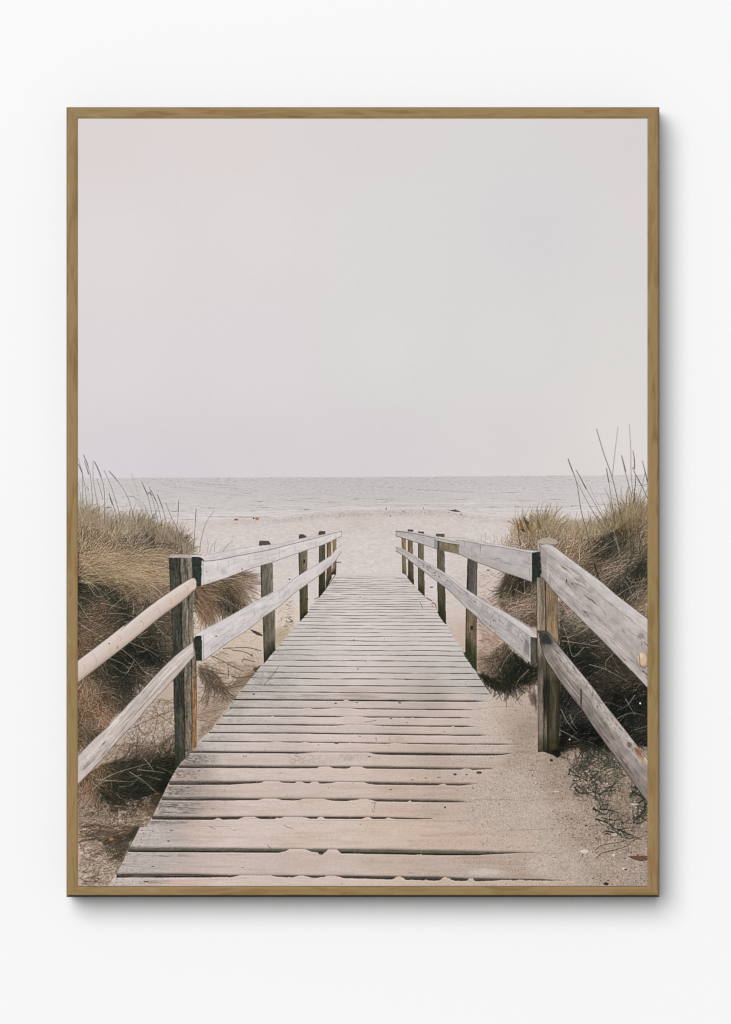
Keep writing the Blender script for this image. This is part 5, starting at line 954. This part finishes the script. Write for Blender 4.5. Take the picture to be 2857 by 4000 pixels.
fill(T(8, [(685, 495), (850, 480), (870, 520), (840, 548), (780, 512)]), C(26, 26, 22), .85, rough=4)
blob(8, 660, 90, 14, 60, C(70, 58, 48), .5); blob(8, 560, 500, 60, 12, C(140, 120, 106), .4)
# near lower right rail
aT = T(5, [(580, 958), (655, 962), (700, 1000), (800, 1130), (950, 1312), (1100, 1500), (1170, 1600)]) + T(8, [(1200, 70), (1280, 172), (1460, 402), (1600, 590)])
aE = T(5, [(590, 985), (625, 1005), (670, 1110), (780, 1262), (880, 1390), (1000, 1520), (1090, 1624)]) + T(8, [(1120, 110), (1220, 250), (1400, 470), (1600, 690)])
aB = T(5, [(600, 1050), (612, 1100), (650, 1212), (720, 1320), (800, 1440), (900, 1570), (955, 1640)]) + T(8, [(1030, 132), (1130, 282), (1300, 522), (1450, 732), (1600, 940)])
def dim(f, y0, y1, amt):
    def g(s, v, x, y):
        t = np.clip((y1 - y) / (y1 - y0), 0, 1)[..., None] * amt
        return f(s, v, x, y) * (1 - t)
    return g
ruled(aE, aB, dim(wood(C(150, 139, 133), C(136, 124, 117), .14, 130, 6, 60, mot=.09, line_=.16), 2470, 2560, .45), R)
ruled(aT, aE, dim(wood(C(180, 170, 164), C(164, 153, 147), .12, 60, 4, 61, mot=.10, line_=.22), 2470, 2570, .5), R)
line(aT, 2.0, C(70, 62, 56), .7); line(aB, 2.4, C(62, 54, 48), .8); line(aE[2:], 1.4, C(112, 102, 96), .55, jit=.4)
blob(5, 660, 1040, 60, 45, C(52, 54, 48), .75, rot=45)
blob(8, 1510, 505, 55, 20, C(150, 86, 52), .75, rot=52, br=.6); blob(8, 1550, 575, 28, 14, C(190, 150, 70), .6, rot=50); blob(8, 1430, 440, 26, 24, C(96, 70, 54), .5, rot=50)
line(T(8, [(1380, 410), (1440, 415), (1470, 430)]), 2, C(190, 178, 168), .7)
fill(T(5, [(965, 1480), (985, 1490), (985, 1624), (965, 1624)]), C(92, 82, 78), .8); line(T(8, [(1040, 0), (1035, 130)]), 4, C(84, 74, 68), .7, sm=False)
for i in range(60):
    t = rng.uniform(.15, .95); a = resample(aT, 60)[0][int(t * 59)]; b = resample(aE, 60)[0][int(t * 59)]; v = rng.uniform(.1, .8); c = a * (1 - v) + b * v
    line([(c[0], c[1]), (c[0] + rng.uniform(2, 10), c[1] + rng.uniform(4, 13))], 1.6, C(92, 84, 80), .6, sm=False)
for off in (.2, .4, .6, .78):
    a = resample(smooth(aE), 40)[0]; b = resample(smooth(aB), 40)[0]; wv = off + .08 * np.sin(np.arange(40) / 6.0 + off * 7)
    c = a * (1 - wv[:, None]) + b * wv[:, None]; s0 = int(rng.uniform(4, 16))
    line([tuple(q) for q in c[s0:s0 + 20]], 1.6, C(100, 90, 84), .6, jit=.4)
# near upper right rail
bS = T(5, [(594, 180), (700, 181), (850, 288), (1000, 400), (1150, 512), (1300, 640), (1450, 755), (1600, 870)])
bE = T(5, [(598, 183), (660, 240), (750, 318), (950, 452), (1180, 665), (1400, 835), (1600, 1005)])
bB = T(5, [(618, 468), (760, 640), (950, 832), (1200, 1082), (1400, 1290), (1460, 1350), (1600, 1500)])
ruled(bE, bB, wood(C(182, 172, 168), C(176, 166, 161), .12, 190, 5, 63, mot=.06, line_=.12), R)
ruled(bS, bE, wood(C(200, 193, 190), C(186, 178, 175), .07, 120, 3, 64, mot=.05, line_=.08), R)
fill(T(5, [(598, 183), (660, 240), (665, 500), (618, 472), (608, 300)]), C(120, 110, 104), .30, R, rough=3)
line(bS, 1.8, C(92, 84, 78), .7); line(bB, 2.2, C(84, 74, 68), .8); line(bE, 2.0, C(140, 130, 126), .55, jit=.5); line(T(5, [(598, 183), (608, 300), (618, 470)]), 2, C(70, 62, 58), .8)
for p, w in [([(690, 440), (696, 540)], 3.2), ([(838, 490), (845, 520)], 5), ([(625, 380), (650, 400)], 2.4), ([(620, 330), (680, 360), (740, 420)], 1.8), ([(1000, 780), (1080, 810), (1150, 850)], 2.6), ([(760, 560), (900, 660), (1000, 740)], 2.2), ([(700, 480), (860, 640), (1000, 770), (1100, 860)], 1.6), ([(1100, 700), (1180, 780), (1200, 850)], 1.6), ([(1150, 950), (1300, 1070), (1420, 1180)], 1.8), ([(1050, 850), (1250, 1000), (1400, 1130)], 1.6), ([(1400, 940), (1450, 990), (1540, 1030)], 3), ([(1520, 1050), (1530, 1120), (1578, 1160)], 2.4), ([(1480, 1030), (1510, 990), (1560, 1040)], 2), ([(1420, 1150), (1480, 1230), (1500, 1290)], 1.8), ([(1200, 1000), (1320, 1120), (1440, 1240)], 1.8), ([(900, 700), (1000, 790), (1080, 870)], 1.6), ([(620, 280), (700, 330), (780, 400)], 1.4)]:
    line(T(5, p), w * .85, C(126, 115, 109), .5, jit=.5)
for a in [(5, 980, 500, 44, 18, (136, 127, 122), .45), (5, 1070, 590, 30, 18, (132, 122, 118), .45), (5, 1520, 1000, 30, 34, (128, 118, 112), .5), (5, 700, 300, 60, 18, (150, 141, 138), .5), (5, 1280, 880, 50, 24, (150, 141, 138), .5), (5, 1010, 790, 18, 10, (120, 108, 102), .7)]:
    blob(a[0], a[1], a[2], a[3], a[4], C(*a[5]), a[6], rot=40)
dot(5, 895, 533, 6, 8, C(96, 84, 80)); dot(5, 843, 505, 6, 16, C(78, 68, 64))
dot(5, 1536, 1222, 47, 72, C(176, 148, 122), rot=-8); dot(5, 1528, 1212, 40, 60, C(208, 180, 154), rot=-8); blob(5, 1520, 1185, 16, 22, C(224, 204, 184), .8, br=.1); line(T(5, [(1500, 1170), (1512, 1270), (1545, 1292), (1578, 1275)]), 2.2, C(104, 80, 66), .8)
line(T(5, [(1530, 1320), (1540, 1335)]), 4, C(70, 60, 56), .8, sm=False)

lowp = blur(img, 1)
amt_ = np.where(rid == SKY, 0, .75)[..., None].astype(np.float32)
img += (img - lowp) * amt_
lum_ = img.mean(-1, keepdims=True)
img *= 1 - .17 * np.clip((.60 - lum_) / .35, 0, 1)      # the inks print deep in the darks
# ---- print finish: a touch of grain, the dark bottom line of the sheet
img *= (1 + (vnoise(GX / 1.3, GY / 1.3, 99) - .5) * .018)[..., None]
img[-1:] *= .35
np.clip(img, 0, 1, out=img)
# ==PAINT-END==

# ------------------------------------------------------------------ helpers
def new_obj(name, verts, faces, mat, parent=None, uv=None):
    me = bpy.data.meshes.new(name)
    me.from_pydata(verts, [], faces)
    if uv is not None:
        l = me.uv_layers.new(name="UVMap")
        vi = np.empty(len(me.loops), np.int32); me.loops.foreach_get("vertex_index", vi)
        l.data.foreach_set("uv", np.asarray(uv, np.float32)[vi].ravel())
    me.materials.append(mat)
    me.update()
    o = bpy.data.objects.new(name, me)
    sc.collection.objects.link(o)
    if parent is not None: o.parent = parent
    return o
def lin(c):
    c = np.asarray(c, float) / 255
    return np.where(c <= .04045, c / 12.92, ((c + .055) / 1.055) ** 2.4)

GAIN = 0.957                                # reflectance that reads as full white in this light

# ------------------------------------------------------------------ materials
def base_mat(name, rough=.9, spec=.0):
    m = bpy.data.materials.new(name); m.use_nodes = True
    b = m.node_tree.nodes["Principled BSDF"]
    b.inputs["Roughness"].default_value = rough
    b.inputs["Specular IOR Level"].default_value = spec
    return m, m.node_tree.nodes, m.node_tree.links, b

wall_m, N, Lk, B = base_mat("white_wall_paint")
tc = N.new("ShaderNodeTexCoord")
nz = N.new("ShaderNodeTexNoise"); nz.inputs["Scale"].default_value = 900; nz.inputs["Detail"].default_value = 3
Lk.new(tc.outputs["Object"], nz.inputs["Vector"])
bp = N.new("ShaderNodeBump"); bp.inputs["Strength"].default_value = .03; bp.inputs["Distance"].default_value = .0003
Lk.new(nz.outputs["Fac"], bp.inputs["Height"]); Lk.new(bp.outputs["Normal"], B.inputs["Normal"])
B.inputs["Base Color"].default_value = (.88, .88, .88, 1)

# the print: the picture drawn above, under a fine canvas weave
pic = bpy.data.images.new("printed_picture", W, H, float_buffer=False)
pic.colorspace_settings.name = 'sRGB'
buf = np.ones((H, W, 4), np.float32); buf[..., :3] = img[::-1]
pic.pixels.foreach_set(buf.ravel()); pic.update(); pic.pack()
print_m, N, Lk, B = base_mat("printed_canvas")
ti = N.new("ShaderNodeTexImage"); ti.image = pic; ti.extension = 'EXTEND'; ti.interpolation = 'Linear'
tc = N.new("ShaderNodeTexCoord")
w1 = N.new("ShaderNodeTexWave"); w1.bands_direction = 'X'; w1.inputs["Scale"].default_value = 260; w1.inputs["Distortion"].default_value = .6
w2 = N.new("ShaderNodeTexWave"); w2.bands_direction = 'Z'; w2.inputs["Scale"].default_value = 260; w2.inputs["Distortion"].default_value = .6
Lk.new(tc.outputs["Object"], w1.inputs["Vector"]); Lk.new(tc.outputs["Object"], w2.inputs["Vector"])
mu = N.new("ShaderNodeMath"); mu.operation = 'MULTIPLY'
Lk.new(w1.outputs["Fac"], mu.inputs[0]); Lk.new(w2.outputs["Fac"], mu.inputs[1])
mr = N.new("ShaderNodeMapRange"); mr.inputs["To Min"].default_value = GAIN * .985; mr.inputs["To Max"].default_value = GAIN * 1.03
Lk.new(mu.outputs[0], mr.inputs["Value"])
mx_ = N.new("ShaderNodeVectorMath"); mx_.operation = 'SCALE'
Lk.new(ti.outputs["Color"], mx_.inputs[0]); Lk.new(mr.outputs[0], mx_.inputs["Scale"])
Lk.new(mx_.outputs[0], B.inputs["Base Color"])

def oak(name, axis):
    m, N, Lk, B = base_mat(name, .55, .25)
    tc = N.new("ShaderNodeTexCoord"); mp = N.new("ShaderNodeMapping")
    s = [60, 60, 60]; s[axis] = 7
    mp.inputs["Scale"].default_value = s
    Lk.new(tc.outputs["Object"], mp.inputs["Vector"])
    n1 = N.new("ShaderNodeTexNoise"); n1.inputs["Scale"].default_value = 3.2; n1.inputs["Detail"].default_value = 5; n1.inputs["Distortion"].default_value = .8
    Lk.new(mp.outputs[0], n1.inputs["Vector"])
    r = N.new("ShaderNodeValToRGB"); cr = r.color_ramp
    stops = [(.28, (126, 98, 58)), (.42, (141, 113, 70)), (.52, (149, 124, 84)), (.62, (147, 118, 76)), (.75, (158, 134, 98))]
    while len(cr.elements) < len(stops): cr.elements.new(.5)
    for e, (p, c) in zip(cr.elements, stops):
        e.position = p; e.color = (*lin(c) * GAIN, 1)
    Lk.new(n1.outputs["Fac"], r.inputs["Fac"])
    n2 = N.new("ShaderNodeTexNoise"); n2.inputs["Scale"].default_value = 9; n2.inputs["Detail"].default_value = 2
    Lk.new(tc.outputs["Object"], n2.inputs["Vector"])
    mixc = N.new("ShaderNodeMix"); mixc.data_type = 'RGBA'; mixc.blend_type = 'MULTIPLY'
    r2 = N.new("ShaderNodeValToRGB"); r2.color_ramp.elements[0].color = (.92, .97, .88, 1); r2.color_ramp.elements[0].position = .35; r2.color_ramp.elements[1].color = (1, .95, .98, 1); r2.color_ramp.elements[1].position = .65
    Lk.new(n2.outputs["Fac"], r2.inputs["Fac"])
    mixc.inputs[0].default_value = 1
    Lk.new(r.outputs["Color"], mixc.inputs[6]); Lk.new(r2.outputs["Color"], mixc.inputs[7]); Lk.new(mixc.outputs[2], B.inputs["Base Color"])
    b = N.new("ShaderNodeBump"); b.inputs["Strength"].default_value = .15; b.inputs["Distance"].default_value = .0004
    Lk.new(n1.outputs["Fac"], b.inputs["Height"]); Lk.new(b.outputs["Normal"], B.inputs["Normal"])
    return m
oak_h = oak("oak_along_width", 0); oak_v = oak("oak_along_height", 2)

# ------------------------------------------------------------------ the wall
wl = new_obj("wall", [(-9, WALL_Y, -9), (9, WALL_Y, -9), (9, WALL_Y, 9), (-9, WALL_Y, 9)], [(0, 1, 2, 3)], wall_m)
wl["kind"] = "structure"; wl["label"] = "plain white wall behind the framed beach picture"; wl["category"] = "wall"

# ------------------------------------------------------------------ the framed picture
root = bpy.data.objects.new("framed_picture", None)
sc.collection.objects.link(root)
root["label"] = "beach boardwalk print in a thin oak frame hanging on the white wall"
root["category"] = "picture"
fx0, fx1, fy0, fy1 = 260.0, 2577.0, 418.0, 3505.0
root.location = (0, WALL_Y, mz((fy0 + fy1) / 2))
RZ = root.location.z
OX0, OX1, OZ0, OZ1 = mx(fx0), mx(fx1), mz(fy1) - RZ, mz(fy0) - RZ
IX0, IX1, IZ0, IZ1 = mx(X0), mx(X1), mz(Y1) - RZ, mz(Y0) - RZ
bev = .0024
side_m, N, Lk, B = base_mat('shade_dark_side', .8, .05); B.inputs['Base Color'].default_value = (.045, .038, .030, 1)  # dark colour painted in to deepen edge shade and cut bounce onto the wall
def rail(side):
    """mitred moulding, cross-section swept from one corner to the other"""
    # cross-section: (t across the face: 0 outer edge .. 1 inner edge, y)
    d0, d1 = -0.004, FRONT
    prof = [(0, 'o', d0), (0, 'o', d1 + bev), (.98 if side == 'bottom' else .24, 'o', d1 + bev * (.10 if side == 'bottom' else .45)), (1.0 if side == 'bottom' else .8, 'o', d1 + bev * .06), (1.2, 'o', d1), (1, 'i', d1), (.25, 'i', d1 + .0003), (0, 'i', d1 + .0008), (0, 'i', d0)]  # outer bevel band broader at the bottom, where the painted shade strip sits
    b = {'o': (OX0, OX1, OZ0, OZ1), 'i': (IX0, IX1, IZ0, IZ1)}
    V = []
    for f, which, y in prof:
        x0, x1, z0, z1 = b[which]
        off = f * bev * (1 if which == 'o' else -1)
        x0 += off; x1 -= off; z0 += off; z1 -= off
        ends = {'top': ((x0, z1), (x1, z1)), 'bottom': ((x1, z0), (x0, z0)), 'left': ((x0, z0), (x0, z1)), 'right': ((x1, z1), (x1, z0))}[side]
        V += [(ends[0][0], y, ends[0][1]), (ends[1][0], y, ends[1][1])]
    n = len(prof); F = []
    for i in range(n):
        j = (i + 1) % n
        F.append((2 * i, 2 * i + 1, 2 * j + 1, 2 * j))
    F.append(tuple(2 * i for i in range(n))); F.append(tuple(2 * i + 1 for i in reversed(range(n))))
    o = new_obj("frame_rail", V, F, oak_h if side in ('top', 'bottom') else oak_v, root)
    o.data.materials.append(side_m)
    for f_ in (0, 1): o.data.polygons[f_].material_index = 1  # outer side and first bevel strip take the painted shade colour
    return o
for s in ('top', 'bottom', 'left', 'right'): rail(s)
# backing the canvas is fixed to
e = .0004
vb = [(x, y, z) for y in (-.006, PRINT_Y + .0006) for z in (IZ0 + e, IZ1 - e) for x in (IX0 + e, IX1 - e)]
back_m, N, Lk, B = base_mat("backing_board_card"); B.inputs["Base Color"].default_value = (.3, .24, .17, 1)
new_obj("backing_board", vb, [(0, 1, 3, 2), (4, 6, 7, 5), (0, 2, 6, 4), (1, 5, 7, 3), (0, 4, 5, 1), (2, 3, 7, 6)], back_m, root)
# the print, a flat sheet; its sky is the bare sheet, the printed motifs lie on it a hair proud
def uvof(x, z): return ((x - IX0) / (IX1 - IX0), (z - IZ0) / (IZ1 - IZ0))
vs = [(IX0, PRINT_Y, IZ0), (IX1, PRINT_Y, IZ0), (IX1, PRINT_Y, IZ1), (IX0, PRINT_Y, IZ1)]
sheet = new_obj("print", vs, [(0, 1, 2, 3)], print_m, root, [uvof(v[0], v[2]) for v in vs])
ST = 2
small = rid[:H // ST * ST:ST, :W // ST * ST:ST].copy()
def despeckle(a):
    out = a.copy()
    p = np.pad(a, 1, mode='edge')
    nb = np.stack([p[i:i + a.shape[0], j:j + a.shape[1]] for i in range(3) for j in range(3)])
    best = np.zeros(a.shape, int); bc = np.zeros(a.shape, int)
    for v in range(8):
        c = (nb == v).sum(0); k = c > bc; best[k] = v; bc[k] = c[k]
    k = bc >= 6; out[k] = best[k]
    return out
small = despeckle(small)
def motif(name, ids, depth):
    m = np.isin(small, ids); h, w = m.shape
    open_ = {}; rects = []
    for y in range(h + 1):
        runs = set()
        if y < h:
            d = np.diff(np.r_[0, m[y].astype(np.int8), 0]); runs = set(zip(np.nonzero(d == 1)[0].tolist(), np.nonzero(d == -1)[0].tolist()))
        for k in list(open_):
            if k not in runs: rects.append((k[0], open_.pop(k), k[1], y))
        for k in runs:
            if k not in open_: open_[k] = y
    V, F, UV = [], [], []
    sx = ST / W; sy = ST / H
    for x0, y0, x1, y1 in rects:
        u0, u1 = x0 * sx, (x1 * sx if x1 < w else 1.0); v1, v0 = 1 - y0 * sy, (1 - y1 * sy if y1 < h else 0.0)
        i = len(V)
        for u, v in ((u0, v0), (u1, v0), (u1, v1), (u0, v1)):
            V.append((IX0 + u * (IX1 - IX0), PRINT_Y - depth, IZ0 + v * (IZ1 - IZ0))); UV.append((u, v))
        F.append((i, i + 1, i + 2, i + 3))
    return new_obj(name, V, F, print_m, sheet, UV)
for name, ids, lab in [("printed_sea", [SEA], "printed calm grey sea below the pale sky"), ("printed_beach", [BEACH], "printed pale sand of the beach and dunes"),
                       ("printed_boardwalk", [WALK], "printed plank boardwalk dusted with sand"),
                       ("printed_railing", [RAIL_L], "printed wooden railing left of the boardwalk"), ("printed_railing", [RAIL_R], "printed wooden railing right of the boardwalk"),
                       ("printed_dune_grass", [GRASS_L], "printed dry dune grass left of the boardwalk"), ("printed_dune_grass", [GRASS_R], "printed dry dune grass right of the boardwalk")]:
    o = motif(name, ids, .0001); o["label"] = lab
